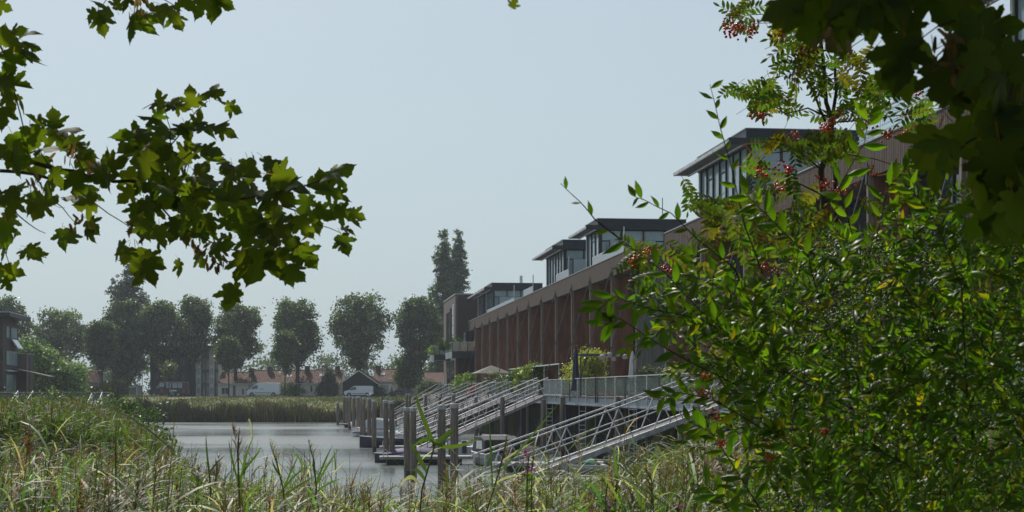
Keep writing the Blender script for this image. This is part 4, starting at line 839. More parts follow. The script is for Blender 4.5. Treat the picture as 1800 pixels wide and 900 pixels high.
# ------------------------------------------------------------------ boats
def boat(label, a, s, L_=4.6, W=1.9, hull='white', rz=0., canopy=None, tarp=None, shield=True, cname='boat', group=None, H=.75, stripe=None):
    t_ = thing('moored_boat', label, cname, sf(a, s, 0), TH+rz, group); st = []
    for u in np.linspace(0, 1, 9):
        y = -L_/2+L_*u; b_ = W/2*(1-max(0, (u-.45)/.55)**2.2)*(.93+.07*min(1, u*4)); b_ = max(b_, .03); sh = H*(.92+.22*u*u); kz = -.25+.3*max(0, u-.75)*2
        st.append([(-b_, y, sh), (-b_*1.02, y, sh*.7), (-b_*.85, y, .05), (0, y, kz), (b_*.85, y, .05), (b_*1.02, y, sh*.7), (b_, y, sh), (b_*.86, y, sh+.02), (0, y, sh+.05), (-b_*.86, y, sh+.02)])
    MB().loft(st).obj('hull', hull if not isinstance(hull, str) else M[hull], t_, smooth=False)
    for sg in (-1, 1): MB().tube([(sg*abs(r_[0][0])*1.0, r_[0][1], r_[0][2]+.02) for r_ in st], .035, 6).obj('gunwale', M['white'] if stripe is None else stripe, t_)
    if tarp: MB().loft([[(math.cos(k*math.pi/8)*W*.47*(1-.0*u), -L_*.42+L_*.75*u, H+.03+math.sin(k*math.pi/8)*hh) for k in range(9)]+[(0, -L_*.42+L_*.75*u, H-.02)] for u, hh in ((0, .05), (.12, .3), (.5, .42), (.85, .3), (1, .05))]).obj('tarpaulin', tarp, t_, smooth=True)
    if canopy:
        prof = [(-L_*.42, H), (-L_*.40, H+.75), (-L_*.22, H+.95), (L_*.06, H+.92), (L_*.2, H+.12), (L_*.2, H)]
        MB().prism(prof, 'x', -W*.42, W*.42).obj('canopy', canopy, t_, bevel=.06)
        for sg in (-1, 1): MB().add([(sg*W*.425, -L_*.30, H+.2), (sg*W*.425, -L_*.02, H+.2), (sg*W*.425, -L_*.04, H+.66), (sg*W*.425, -L_*.28, H+.7)], [(0, 1, 2, 3)]).obj('canopy_window', M['frost'], t_)
        MB().add([(-W*.34, -L_*.424-.01, H+.12), (W*.34, -L_*.424-.01, H+.12), (W*.32, -L_*.407-.012, H+.62), (-W*.32, -L_*.407-.012, H+.62)], [(0, 1, 2, 3)]).obj('rear_window', M['winglass'], t_)
        bx('canopy_top', M['galv'], t_, -W*.3, W*.3, -L_*.18, L_*.0, H+.95, H+.98)
    if shield:
        MB().add([(-W*.4, L_*.12, H), (W*.4, L_*.12, H), (W*.34, L_*.05, H+.4), (-W*.34, L_*.05, H+.4)], [(0, 1, 2, 3)]).obj('windshield', M['railglass'], t_)
        MB().tube([(-W*.4, L_*.12, H), (-W*.34, L_*.05, H+.42), (W*.34, L_*.05, H+.42), (W*.4, L_*.12, H)], .02, 5).obj('windshield_frame', M['galv'], t_)
        for sg in (-1, 1): bx('seat', M['offwhite'], t_, sg*W*.22-.22, sg*W*.22+.22, -L_*.2, -L_*.08, H, H+.32)
    m_ = bx('outboard_motor', M['darksteel'], t_, -.14, .14, -L_/2-.32, -L_/2-.02, .35, H+.38, bevel=.04)
    return t_
HG = mat('grey_hull', (.26, .27, .28), .4); HN = mat('navy_hull', (.03, .035, .06), .35); PURP = mat('purple_cover', (.13, .11, .2), .7, noise=.3); GRN = mat('green_cover', (.02, .17, .11), .7, noise=.25); BLKC = mat('black_canvas', (.022, .024, .03), .7, noise=.3)
boat('grey cabin boat with a black canvas canopy below the second gangway', 10.4, ss(10.4, 93), 5.6, 2.5, HG, 0.12, canopy=BLKC, shield=False)
boat('small dinghy under a green cover in front of the pontoon', 13.1, ss(13.1, 82.5), 3.6, 2.9, M['offwhite'], R(88), tarp=GRN, shield=False, H=.5)
boat('boat with a rolled purple cover behind the paired capped piles', 5.8, ss(5.8, 95.5), 4.4, 2.0, HN, R(86), tarp=PURP, shield=False, H=.5)
boat('dark-hulled open boat behind the tall leaning piles', 5.9, ss(5.9, 121), 5.0, 2.1, HN, R(80))
boat('white open boat moored under the middle gangways', 9.2, ss(9.2, 104), 5.2, 2.2, 'white', .1)
boat('small white boat with a red-edged white top behind the gull pile', 5.6, ss(5.6, 150), 4.6, 2.0, 'white', R(60), canopy=M['white'], shield=False, stripe=REDL)
boat('white motorboat behind the dark gangway, far group', 7.6, ss(7.6, 137), 5.0, 2.2, 'white', R(30))
boat('farthest small white boat beside the lone pile pontoon', 5.0, ss(5, 176), 4.2, 1.9, 'white', R(15))
boat('white boat with a blue hull line beside the second gangway foot', 8.0, ss(8, 127.5), 4.8, 2.0, HG, R(20))

# ------------------------------------------------------------------ things on the deck
potbush('ornamental_grass', 'feathery yellow-green ornamental grass on the deck under the awning', 932, 650, 127, 2.7, 2.5, LIME+[(.3, .3, .1)], 150, size=.16, cr=.2)
potbush('deck_shrub', 'dark green shrub left of the ornamental grass', 903, 655, 136, 1.7, 2.1, MID, 70, size=.13)
potbush('deck_shrub', 'bright green low shrub at the deck railing between parasol and ornamental grass', 891, 668, 141, 1.4, 1.1, LIME, 60, size=.12)
potbush('deck_shrub', 'leafy shrub with pale flowers below the brown parasol', 872, 655, 150, 2.3, 2.2, MID+[(.4, .4, .35)], 80, size=.13)
potbush('deck_shrub', 'bright lime shrub at the left end of the deck garden', 818, 665, 172, 2.6, 2.3, LIME, 80, size=.15)
potbush('deck_shrub', 'low green plants left of the lime shrub on the deck', 806, 680, 180, 1.6, .9, MID, 40, size=.15)
potbush('flower_basket', 'hanging basket of pink flowers on the deck railing', 832, 680, 162, 1.2, 1.0, [(.45, .08, .16), (.3, .06, .1), (.1, .14, .05)], 50, zb=3.7, size=.11)
yb = potbush('deck_bush', 'large yellow-green bush on the deck left of the lanterns', 1036, 640, 101.5, 2.2, 3.0, YEL, 330, size=.13, cr=.3)
potbush('deck_bush', 'wispy yellow-green shrub just left of the closed blue parasol', 1001, 640, 108, 1.0, 2.2, YEL, 70, size=.12, cr=.25)
potbush('olive_tree', 'grey-green olive tree on the deck right of the closed white parasol', 1142, 640, 84.5, 1.5, 1.7, [(.14, .17, .11), (.09, .12, .08)], 100, size=.1)
potbush('deck_bush', 'yellow-leaved shrub at the right of the deck, near the rowan', 1190, 640, 78, 1.2, 1.6, YEL, 60, size=.11)
def parasol_closed(label, x, Z, ytop, m_):
    p = P(x, ytop, Z); t_ = thing('closed_parasol', label, 'parasol', (p.x, p.y, DZ)); h = p.z-DZ
    MB().tube([(0, 0, 0), (0, 0, h)], .03, 8).obj('pole', M['galv'], t_)
    MB().loft([[(r_*(1+.22*(k % 2))*math.cos(k*math.pi/6), r_*(1+.22*(k % 2))*math.sin(k*math.pi/6), z) for k in range(12)] for z, r_ in ((.35, .30), (.8, .22), (h*.6, .17), (h*.85, .13), (h, .03))]).obj('cover', m_, t_); bx('base', M['concrete'], t_, -.3, .3, -.3, .3, 0, .1)
parasol_closed('closed white parasol on the deck', 1112, 85, 617, mat('white_canvas', (.62, .63, .64), .8, noise=.15))
parasol_closed('closed dark blue parasol beside the yellow bush', 1012, 100, 611, mat('blue_canvas', (.04, .05, .10), .8, noise=.2))
p = P(864, 655, 152); t_ = thing('open_parasol', 'wide taupe parasol opened over the deck', 'parasol', (p.x, p.y, DZ), R(12))
MB().tube([(0, 0, 0), (0, 0, 2.75)], .035, 8).obj('pole', M['darksteel'], t_)
mb = MB(); mb.add([(-1.75, -1.5, 2.0), (1.75, -1.5, 2.0), (1.75, 1.5, 2.0), (-1.75, 1.5, 2.0), (0, 0, 2.78), (-1.7, -1.45, 1.96), (1.7, -1.45, 1.96), (1.7, 1.45, 1.96), (-1.7, 1.45, 1.96), (0, 0, 2.7)], [(0, 1, 4), (1, 2, 4), (2, 3, 4), (3, 0, 4), (6, 5, 9), (7, 6, 9), (8, 7, 9), (5, 8, 9), (0, 5, 6, 1), (1, 6, 7, 2), (2, 7, 8, 3), (3, 8, 5, 0)])
mb.obj('canopy', mat('taupe_canvas', (.22, .20, .17), .85, noise=.15), t_)
for sx, sy in ((1, 1), (1, -1), (-1, 1), (-1, -1)): MB().tube([(0, 0, 2.66), (sx*1.68, sy*1.43, 1.93)], .015, 4).obj('rib', M['galv'], t_)
t_ = thing('awning', 'long thin awning with a pale front edge sloping from the rust-red bays', 'awning', sf(17.3, ss(17, 113), DZ), TH)
for k in range(4):
    y0, y1 = k*7.3, (k+1)*7.3-.1; MB().add([(0, y0, 2.25), (1.5, y0, 2.33), (1.5, y1, 2.33), (0, y1, 2.25), (0, y0, 2.29), (1.5, y0, 2.37), (1.5, y1, 2.37), (0, y1, 2.29)], BOXF).obj('panel', mat('awning_canvas', (.16, .14, .13), .8), t_)
    bx('front_bar', M['white'], t_, -.07, -.003, y0, y1, 2.22, 2.30); bx('post', M['galv'], t_, -.06, -.01, y0+.1, y0+.16, 0, 2.2)
# pergola with lanterns
t_ = thing('pergola', 'dark slim pergola beam between the yellow bush and the white parasol', 'pergola', P(1067, 660, 91)-Vector((0, 0, P(1067, 660, 91).z-DZ)), 0)
MB().beam((-1.6, 0, 2.4), (1.6, 0, 2.4), .08).obj('beam', M['darksteel'], t_); MB().beam((-1.6, 1.4, 2.4), (1.6, 1.4, 2.4), .08).obj('beam', M['darksteel'], t_)
for x in (-1.5, 1.5):
    MB().beam((x, 0, 0), (x, 0, 2.36), .08).obj('post', M['darksteel'], t_); MB().beam((x, .04, 2.4), (x, 1.36, 2.4), .06).obj('cross_bar', M['darksteel'], t_)
bp = t_.location
def uv(r, sy=1): return [[(r*math.sin(math.pi*i/7)*math.cos(k*math.pi/5), r*math.sin(math.pi*i/7)*math.sin(k*math.pi/5), -r*math.cos(math.pi*i/7)*sy) for k in range(10)] for i in range(1, 7)]
for lab, x, z, r, s_ in (('leftmost white paper lantern, wide and flattened, hanging from the pergola', 1059, 628, .24, .75), ('second white lantern from the left, under the pergola beam', 1072, 624, .16, 1), ('lowest round white lantern under the pergola', 1079, 631, .14, 1), ('warm white lantern right of the round one', 1086, 624, .15, .8), ('rightmost cream lantern under the pergola', 1099, 627, .18, .9)):
    p = P(x, z, 91); o = MB().loft(uv(r, s_)).obj('paper_lantern', mat('lantern_paper', (.38, .36, .34), .7), None, tuple(p), smooth=True); tag(o, lab, 'lantern', 'paper lanterns under the pergola')
def pot(label, x, Z, r, h, m_, plant=True):
    p = P(x, 690, Z); t_ = thing('plant_pot', label, 'plant pot', (p.x, p.y, 3.99)); MB().tube([(0, 0, 0), (0, 0, h*.85), (0, 0, h)], [r*.7, r, r*1.08], 12).obj('pot', m_, t_)
    if plant:
        v, f, c = leafcloud([(0, 0, h+.2, r*1.1, r*1.1, .25)], 14, 14, .12, .09, MID, [1, 1]); link('foliage', npmesh('foliage', v, f, M['farleaf'], c), t_)
TER = mat('terracotta', (.42, .15, .07), .8, noise=.2); ORG = mat('orange_glaze', (.60, .14, .05), .4)
pot('bright orange pot behind the glass railing', 1052, 95, .2, .42, ORG); pot('terracotta pot behind the glass railing, right of the orange one', 1062, 94.5, .24, .4, TER); pot('low terracotta pot near the railing end', 1075, 93, .26, .3, TER); pot('small brown pot at the left end of the same glass panel', 1040, 97, .18, .35, M['rust'])
# garden chairs and table
t_ = thing('garden_bench', 'brown timber bench behind the glass railing below the lanterns', 'bench', sf(17.6, ss(17.6, 91), 3.985), TH+R(90))
for k in range(3): bx('slat', M['postwood'], t_, -.7, .7, -.2+k*.15, -.08+k*.15, .42, .46)
for k in range(3): bx('back_slat', M['postwood'], t_, -.7, .7, .26, .29, .55+k*.14, .66+k*.14)
for x in (-.62, .62): bx('leg', M['postwood'], t_, x-.03, x+.03, -.18, -.12, 0, .42); bx('leg', M['postwood'], t_, x-.03, x+.03, .2, .26, 0, .95)
# ------------------------------------------------------------------ reeds
LG, LG2, DRY, STEM, PLUME = (.090, .145, .040), (.14, .195, .052), (.48, .44, .34), (.10, .11, .045), (.16, .10, .078)
def strip(pts, widths, wdir):                # flat ribbon along points
    V = []; 
    for i, p in enumerate(pts): o = wdir*widths[i]/2; V += [p-o, p+o]
    return np.array(V), np.array([(2*i, 2*i+1, 2*i+3, 2*i+2) for i in range(len(pts)-1)])
def reed_leaf(z, az, L_, wd, lift, droop, seg=5):
    d = np.array([math.cos(az), math.sin(az), 0]); t = np.linspace(0, 1, seg+1); th = lift-droop*t**1.3
    step = L_/seg; pts = [np.array([0, 0, z])]
    for k in range(seg): pts.append(pts[-1]+step*(d*math.cos(th[k])+np.array([0, 0, math.sin(th[k])])))
    w_ = wd*np.array([.55, 1, 1, .8, .5, .06][:seg+1]) if seg == 5 else wd*np.interp(t, [0, .3, .7, 1], [.6, 1, .75, .06])
    return strip(pts, w_, np.array([-math.sin(az), math.cos(az), random.uniform(-.35, .35)]))
def reed_template(h=2.3, nl=9, plume=True, seg=5, dry=.3, wl=.028, ll=.42):
    Vs, Fs, Cs = [], [], []; o = 0
    def add(v, f, c):
        nonlocal o; Vs.append(v); Fs.append(f+o); Cs.append(np.broadcast_to(np.array(c), (len(v), 3))); o += len(v)
    bend = random.uniform(0, .12); sp = [np.array([bend*(z/h)**2, 0, z]) for z in np.linspace(0, h, 5)]
    add(*strip(sp, [.010]*4+[.004], np.array([0, 1, 0])), STEM); add(*strip(sp, [.010]*4+[.004], np.array([1, 0, 0])), STEM)
    for k in range(nl):
        u = .30+.66*(k+random.random()*.5)/nl; c = DRY if random.random() < dry*(1.4-u) else (LG if random.random() < .6 else LG2)
        v, f = reed_leaf(h*u, random.uniform(0, 6.28), ll*random.uniform(.7, 1.25), wl*random.uniform(.7, 1.1), random.uniform(.4, 1.0), random.uniform(.4, 1.7), seg)
        v[:, 0] += bend*u*u; add(v, f, c)
    if plume:
        for k in range(26):
            z0 = h*.93+random.uniform(0, .22); az = random.gauss(0, .9); L_ = random.uniform(.08, .17)*(1.25-(z0-h*.93)/.3)
            v, f = reed_leaf(z0, az, L_, .007, random.uniform(.7, 1.2), random.uniform(.8, 1.9), 3); v[:, 0] += bend; add(v, f, PLUME)
    return np.concatenate(Vs), np.concatenate(Fs), np.concatenate(Cs)
def reedbed(name, label, pts, hts, tmpl, mt_='reed'):
    parts = []; pts = np.array(pts); hts = np.array(hts); ti = rng.integers(0, len(tmpl), len(pts))
    for i, (tv, tf, tc) in enumerate(tmpl):
        m = ti == i; n = m.sum()
        if not n: continue
        H0 = tv[:, 2].max(); az = rng.normal(0, 1.3, n); tl = rng.normal(0, .10, (n, 2))
        z = np.stack([tl[:, 0]+.05, tl[:, 1], np.ones(n)], 1); z /= np.linalg.norm(z, axis=1, keepdims=True)
        x = np.stack([np.cos(az), np.sin(az), np.zeros(n)], 1); y = np.cross(z, x); y /= np.linalg.norm(y, axis=1, keepdims=True); x = np.cross(y, z)
        Mx = np.stack([x, y, z], 2); sc = np.stack([np.ones(n)*1.0, np.ones(n), hts[m]/H0], 1)
        tint = np.exp(rng.normal(0, .22, n))[:, None]*np.exp(rng.normal(0, .10, (n, 3)))
        parts.append(scatter(tv, tf, Mx, pts[m], sc, tint, tc))
    v, f, c = join(parts); o = link(name, npmesh(name, v, f, M[mt_], np.clip(c, 0, 1))); return tag(o, label, 'reeds', kind='stuff')
T_hi = [reed_template(2.4, random.randint(9, 12), k % 5 == 0, dry=.42, wl=.0165, ll=.46) for k in range(14)]
T_left = [reed_template(2.4, 15, k % 7 == 0, seg=4, dry=.04, wl=.026, ll=.36) for k in range(10)]
T_brown = [reed_template(2.4, 6, True, seg=4, dry=.35) for k in range(6)]
pts, hts = [], []
def ytop_fg(x): return np.interp(x, [-200, 250, 300, 400, 520, 640, 700, 760, 850, 1050, 1150, 1230, 1400, 1800], [815, 818, 850, 848, 858, 868, 890, 868, 852, 842, 800, 765, 745, 740])
for k in range(7900):
    Z = 8.5+13.5*random.random()**.85; x = random.uniform(-60, 1860) if k < 6500 else random.choice((random.uniform(-600, -60), random.uniform(1860, 2400))); X = (x-900)*Z/2800
    g = float(ground_h(X, Z)); yt = ytop_fg(x)+8-random.expovariate(1/13)*(2.2 if random.random() < .12 else 1)+max(0, Z-14)*1.0
    h = EYE-(yt-687)*Z/2800-g
    if h < .8: continue
    pts.append((X, Z, g-.05)); hts.append(min(h, 3.4))
reedbed('reed_bed', 'tangle of green and dry reeds along the near shore at the bottom of the view', pts, hts, T_hi+T_brown[:1])
pts, hts = [], []
def ytop_l(x): return np.interp(x, [-100, 60, 150, 205, 235, 252, 268, 290], [697, 694, 697, 712, 742, 770, 800, 850])
for k in range(8800):
    Z = 24+34*random.random()**1.25; x = random.uniform(-50, 296) if k < 5600 else random.uniform(-700, -50); X = (x-900)*Z/2800
    if X > float(xl(Z))+.6: continue
    g = float(ground_h(X, Z)); u = random.random(); yt = ytop_l(x)-3+5*math.sin(x*.09)+4*math.sin(x*.23+Z)+abs(random.gauss(0, 10))+(60-Z)*1.0*random.random()
    h = EYE-(yt-687)*Z/2800-g
    if h < .7: continue
    pts.append((X, Z, g-.05)); hts.append(min(h, 3.3))
reedbed('reed_bed', 'tall leafy green reed clump along the left bank beside the water', pts, hts, T_left, 'leftreed')
# fill the bank behind with lower plumes
pts, hts = [], []
for k in range(800):
    Z = random.uniform(17, 27); x = random.uniform(-50, 330); X = (x-900)*Z/2800; g = float(ground_h(X, Z)); yt = random.uniform(765, 835)+max(0, x-240)*.5
    h = EYE-(yt-687)*Z/2800-g
    if h > .8: pts.append((X, Z, g)); hts.append(min(h, 3.2))
reedbed('reed_bed', 'brown-plumed reeds between the left clump and the near shore', pts, hts, T_brown[:3]+T_left[:5])
for lab, x, yt, Z, w_, cc in (('leafy green bank shrub at the water edge of the left reed clump', 232, 712, 46, 1.35, [(.10, .16, .045), (.07, .12, .035)]), ('tall bank shrub rising out of the middle of the left reeds', 178, 694, 54, 1.7, [(.09, .15, .04), (.13, .18, .06)]),
    ('pale grey-green bank shrub in the reeds below the left fence', 96, 690, 56, 1.9, [(.14, .18, .08), (.10, .14, .05)]), ('low dark bank shrub overhanging the water at the tip of the left reeds', 258, 752, 38, .9, [(.07, .115, .035), (.09, .14, .04)]), ('yellow-green bank shrub at the far left of the reeds', 28, 700, 44, 1.5, [(.15, .20, .06), (.11, .16, .05)])):
    p = P(x, 800, Z); g = float(ground_h(p.x, p.y)); h = EYE-(yt-687)*Z/2800-g
    bush('bank_shrub', lab, p.x, p.y, [(0, 0, h*.5, w_*.7, w_*.6, h*.45), (w_*.35, 0, h*.72, w_*.4, w_*.4, h*.27), (-w_*.4, 0, h*.66, w_*.38, w_*.4, h*.26), (-w_*.05, 0, h*.86, w_*.28, w_*.3, h*.17)], cc, 190, per=34, cr=.28, size=.095, cat='shrub', stems=7)
# far bank reeds
BV = np.array([(-.5, 0, 0), (.5, 0, 0), (.35, .02, .6), (-.35, .02, .6), (.08, .1, 1), (-.08, .1, 1)], float); BF = np.array([(0, 1, 2, 3), (3, 2, 4, 5)])
n = 15000; X = rng.uniform(-74, 22, n); Z = 217.5+rng.random(n)**1.3*5.0+.6*np.sin(X*.35)
hh = (.78+.2*np.sin(X*1.1+Z)+.1*np.sin(X*2.3))*(1.75+.45*np.sin(X*.33)+.35*np.sin(X*.11+2)+.5*np.exp(-((X+41)/5)**2))*rng.uniform(.75, 1.2, n)
brown = 1/(1+np.exp(-(np.sin(X*.17+.5)*1.5+np.sin(X*.07)*1+(Z-221)*.5+rng.normal(0, .8, n))))
c = (1-brown[:, None])*np.array([(.045, .055, .024)])+brown[:, None]*np.array([(.24, .20, .11)]); c *= np.exp(rng.normal(0, .25, n))[:, None]
Mx = frames(np.stack([rng.normal(0, .12, n), rng.normal(0, .12, n)-0.0, np.zeros(n)], 1)+np.array([0, 0, 0.0001]), np.tile([0, 0, 1.], (n, 1)))
az = rng.uniform(0, 6.28, n); ca, sa = np.cos(az), np.sin(az); Mx = np.stack([np.stack([ca, sa, 0*ca], 1), np.stack([-sa, ca, 0*ca], 1), np.stack([rng.normal(0, .12, n), rng.normal(0, .12, n), np.ones(n)], 1)], 2)
v, f, cc = scatter(BV, BF, Mx, np.stack([X, Z, ground_h(X, Z)-.1], 1), np.stack([np.full(n, .17), np.full(n, .17), hh], 1), np.clip(c, 0, 1))
tag(link('reed_bed', npmesh('reed_bed', v, f, M['bankreed'], cc)), 'dark reed belt along the far shore of the canal', 'reeds', kind='stuff')
n = 16000; X = rng.uniform(-74, 30, n); Z = rng.uniform(223, 286, n); pat = np.sin(X*.13+Z*.05)+np.sin(X*.31-Z*.09)+rng.normal(0, .5, n)
c = np.where(pat[:, None] > .3, np.array([(.125, .12, .055)]), np.array([(.072, .09, .035)]))*np.exp(rng.normal(0, .2, n))[:, None]
az = rng.uniform(0, 6.28, n); ca, sa = np.cos(az), np.sin(az); Mx = np.stack([np.stack([ca, sa, 0*ca], 1), np.stack([-sa, ca, 0*ca], 1), np.stack([rng.normal(0, .2, n), rng.normal(0, .2, n), np.ones(n)], 1)], 2)
v, f, cc = scatter(BV, BF, Mx, np.stack([X, Z, ground_h(X, Z)-.02], 1), np.stack([np.full(n, .22), np.full(n, .2), rng.uniform(.12, .38, n)], 1), np.clip(c, 0, 1))
tag(link('grass', npmesh('grass', v, f, M['reed'], cc)), 'rough yellow-green grass on the far bank', 'grass', kind='stuff')

# single reeds that stand out against the water
def colmesh(name, V, F, C, m): return npmesh(name, V, F, m, C)
def hero_reed(label, Z, stem, leaves, plume=None, wl=.026, cat='reed', pc=PLUME):
    s0 = P(*stem[0], Z); t_ = thing('reed', label, cat, (s0.x, s0.y, s0.z), 0, 'single reeds standing above the rest')
    L_ = lambda q, dz=0.: P(q[0], q[1], Z+dz)-s0
    mb = MB(); mb.tube([L_(q) for q in stem], [.0055]*(len(stem)-1)+[.002], 6); me = mb.mesh('stem', M['reed']); a = me.attributes.new('col', 'FLOAT_COLOR', 'POINT')
    a.data.foreach_set('color', np.tile([.16, .17, .06, 1], len(me.vertices)).astype(np.float32)); link('stem', me, t_)
    for lf in leaves:
        dry = len(lf) > 3 and isinstance(lf[-1], str); q = [L_(p_, .0+.05*i) for i, p_ in enumerate([p_ for p_ in lf if not isinstance(p_, str)])]
        pts_ = []; k = len(q)
        for i in np.linspace(0, 1, 9):
            if k == 2: p_ = q[0].lerp(q[1], i)
            else: p_ = q[0]*(1-i)**2+q[1]*2*i*(1-i)+q[2]*i*i
            pts_.append(np.array(p_))
        d = pts_[-1]-pts_[0]; wd = np.cross(d, [0, -1, 0]); wd = wd/np.linalg.norm(wd)+np.array([0, random.uniform(-.5, .5), 0])
        v, f = strip(pts_, (wl*.68 if wl > .03 else wl*.5)*np.array([.5, .9, 1, 1, .95, .8, .6, .35, .04]), wd)
        link('leaf', npmesh('leaf', v, f, M['reed'], np.tile(DRY if dry else random.choice([LG, LG2, (.13, .23, .04)]), (len(v), 1))), t_)
    if plume:
        V_, F_, o = [], [], 0; (px, py), (qx, qy), n = plume
        for k in range(n):
            u = k/n; a_ = L_((px+(qx-px)*u, py+(qy-py)*u)); az = random.gauss(.3, .9); ln = .17*(1.15-u)*random.uniform(.6, 1.2)*(abs(qy-py)*Z/2800)/.22
            v, f = reed_leaf(0, az, ln, .005, random.uniform(.9, 1.35), random.uniform(.6, 1.6), 4); V_.append(v+np.array(a_)); F_.append(f+o); o += len(v)
        v = np.concatenate(V_); link('plume', npmesh('plume', v, np.concatenate(F_), M['reed'], np.tile(pc, (len(v), 1))), t_)
hero_reed('young green reed with broad bright leaves in front of the thick capped piles', 9, [(735, 930), (742, 860), (765, 780), (772, 778)],
 [((764, 782), (735, 720), (731, 690)), ((768, 780), (790, 765), (800, 752)), ((764, 780), (748, 760), (722, 790)), ((760, 785), (775, 770), (799, 752)), ((750, 830), (735, 800), (718, 772)), ((748, 845), (730, 815), (722, 830)), ((766, 780), (790, 795), (845, 770)), ((742, 862), (722, 815), (700, 862), 'dry')], wl=.036)
hero_reed('thin bent reed with a long pale leaf over the dark canopy boat', 9.5, [(845, 930), (868, 860), (885, 800), (892, 762)], [((885, 800), (893, 770), (888, 765)), ((878, 830), (925, 780), (985, 705)), ((866, 860), (862, 780), (860, 728)), ((880, 812), (905, 795), (940, 775), 'dry'), ((870, 850), (900, 830), (930, 838), 'dry')], wl=.024)
hero_reed('dark upright reed with a big drooping brown plume against the water', 9, [(424, 940), (420, 860), (418, 790), (421, 752)], [((420, 870), (428, 800), (447, 765)), ((419, 850), (405, 800), (402, 772)), ((421, 840), (440, 810), (460, 790)), ((420, 880), (455, 850), (475, 842)), ((422, 880), (380, 850), (350, 852), 'dry')], ((418, 800), (408, 745), 55), wl=.026)
hero_reed('upright bright green reed left of the big brown plume', 10, [(372, 940), (370, 860), (366, 810)], [((370, 850), (362, 790), (362, 762)), ((369, 830), (380, 812), (396, 800)), ((370, 860), (340, 830), (310, 845)), ((370, 870), (398, 850), (415, 848))], wl=.026)
hero_reed('reed with a feathery one-sided plume in the middle of the open water', 10, [(505, 950), (498, 860), (486, 812), (474, 778)], [((498, 860), (520, 830), (541, 820)), ((495, 840), (480, 820), (478, 806)), ((500, 870), (530, 850), (560, 833)), ((499, 858), (515, 820), (525, 800))], ((488, 818), (473, 772), 34), pc=(.30, .24, .2))
hero_reed('reed with two raised leaves and a small plume right of the water', 10, [(545, 950), (556, 860), (552, 810), (542, 775)], [((556, 850), (570, 810), (585, 782)), ((556, 855), (575, 815), (597, 788)), ((555, 840), (548, 815), (552, 800)), ((556, 865), (580, 845), (600, 842))], ((552, 812), (541, 772), 30), pc=(.28, .22, .18))
hero_reed('leaning reed with long blades at the left edge of the open water', 10, [(205, 940), (204, 860), (203, 800), (204, 742)], [((204, 800), (206, 765), (203, 740)), ((204, 830), (215, 790), (217, 776)), ((204, 840), (180, 810), (160, 790)), ((204, 850), (230, 830), (255, 842))], wl=.02)
# pink flowers by the gangway
def flowerstalk(label, x, y, y0, Z, n, r, sp, group=None, colr=(.55, .22, .42)):
    s0 = P(x, y0, Z); t_ = thing('wildflower', label, 'flower', tuple(s0), 0, group); top = P(x+6, y, Z)-s0
    me = MB().tube([(0, 0, -.6), top*.5, top], .004, 5).mesh('stem', M['reed']); a = me.attributes.new('col', 'FLOAT_COLOR', 'POINT'); a.data.foreach_set('color', np.tile([.12, .15, .05, 1], len(me.vertices)).astype(np.float32)); link('stem', me, t_)
    FV = np.array([(0, 0, 0), (.4, .5, .1), (0, 1, .05), (-.4, .5, .1)]); c = np.array([np.array(top)*random.uniform(.25, 1.05)+rng.normal(0, sp, 3) for k in range(n)]); L_ = np.repeat(c, 8, 0)
    v, f, cc = scatter(FV, QF, euler_frames(len(L_), .8), L_, np.full(len(L_), r), vary(colr, len(L_), .2, .05)); link('blossoms', npmesh('blossoms', v, f, M['petal'], cc), t_)
    v, f, cc = scatter(FV, QF, euler_frames(14, .5), np.array([np.array(top)*random.uniform(-.3, .5) for k in range(14)]), np.full(14, .035), vary(LG2, 14)); link('leaves', npmesh('leaves', v, f, M['reed'], cc), t_)
flowerstalk('pink flowering spike among the reeds in front of the green dinghy', 924, 800, 850, 9, 12, .015, .016)
flowerstalk('second pink flowering spike just right of the taller one', 932, 802, 850, 9.3, 8, .014, .014, colr=(.55, .28, .42))
flowerstalk('single small pink flower low in the reeds at the right, near the shrub', 1189, 882, 905, 9, 3, .022, .012); flowerstalk('single small pink flower low in the reeds below the pontoon', 1069, 883, 905, 9, 3, .022, .012)
flowerstalk('yellow-leaved weed in the reeds below the nearest pontoon', 1062, 848, 900, 9, 12, .02, .05, colr=(.36, .32, .07))

# ------------------------------------------------------------------ maple branches
def leaf_from_outline(half, fold=.28, droop=.25, cz=.32, length=1., petiole=.34, col=(.042, .062, .018)):
    ring = [(x, y) for x, y in half]+[(-x, y) for x, y in reversed(half[1:-1])]
    # half runs from the base (0,0) round the right side to the tip (0,1)
    V = [(0, cz)]+ring; V3 = []
    for x, y in V: V3.append((x*(1-.05), y, -fold*abs(x)-droop*max(0, y-.2)**2+.12*math.sin(5*x+4*y)*.25))
    n = len(ring); F = [(0, 1+i, 1+(i+1) % n, 1+(i+1) % n) for i in range(n)]
    F3 = [(0, 1+i, 1+(i+1) % n) for i in range(n)]
    k = len(V3); pts_ = [(0, 0, 0), (.01, -petiole*.5, .06), (.03, -petiole, .02)]
    for i, p_ in enumerate(pts_): V3 += [(p_[0]-.012, p_[1], p_[2]), (p_[0]+.012, p_[1], p_[2])]
    for i in range(2): F3 += [(k+2*i, k+2*i+1, k+2*i+3), (k+2*i, k+2*i+3, k+2*i+2)]
    V3 = np.array(V3)*length; C = np.tile(col, (len(V3), 1)).astype(float); C[k:] = (.12, .07, .04)
    return V3, np.array(F3), C
MH = [(0, 0), (.06, -.07), (.17, -.10), (.27, -.05), (.36, -.04), (.42, .06), (.35, .10), (.31, .17), (.40, .21), (.47, .20), (.52, .30), (.62, .34), (.66, .46), (.56, .46), (.50, .50), (.40, .47), (.30, .43), (.22, .42), (.27, .53), (.34, .60), (.29, .68), (.27, .78), (.18, .82), (.12, .90), (.05, .95), (0, 1.07)]
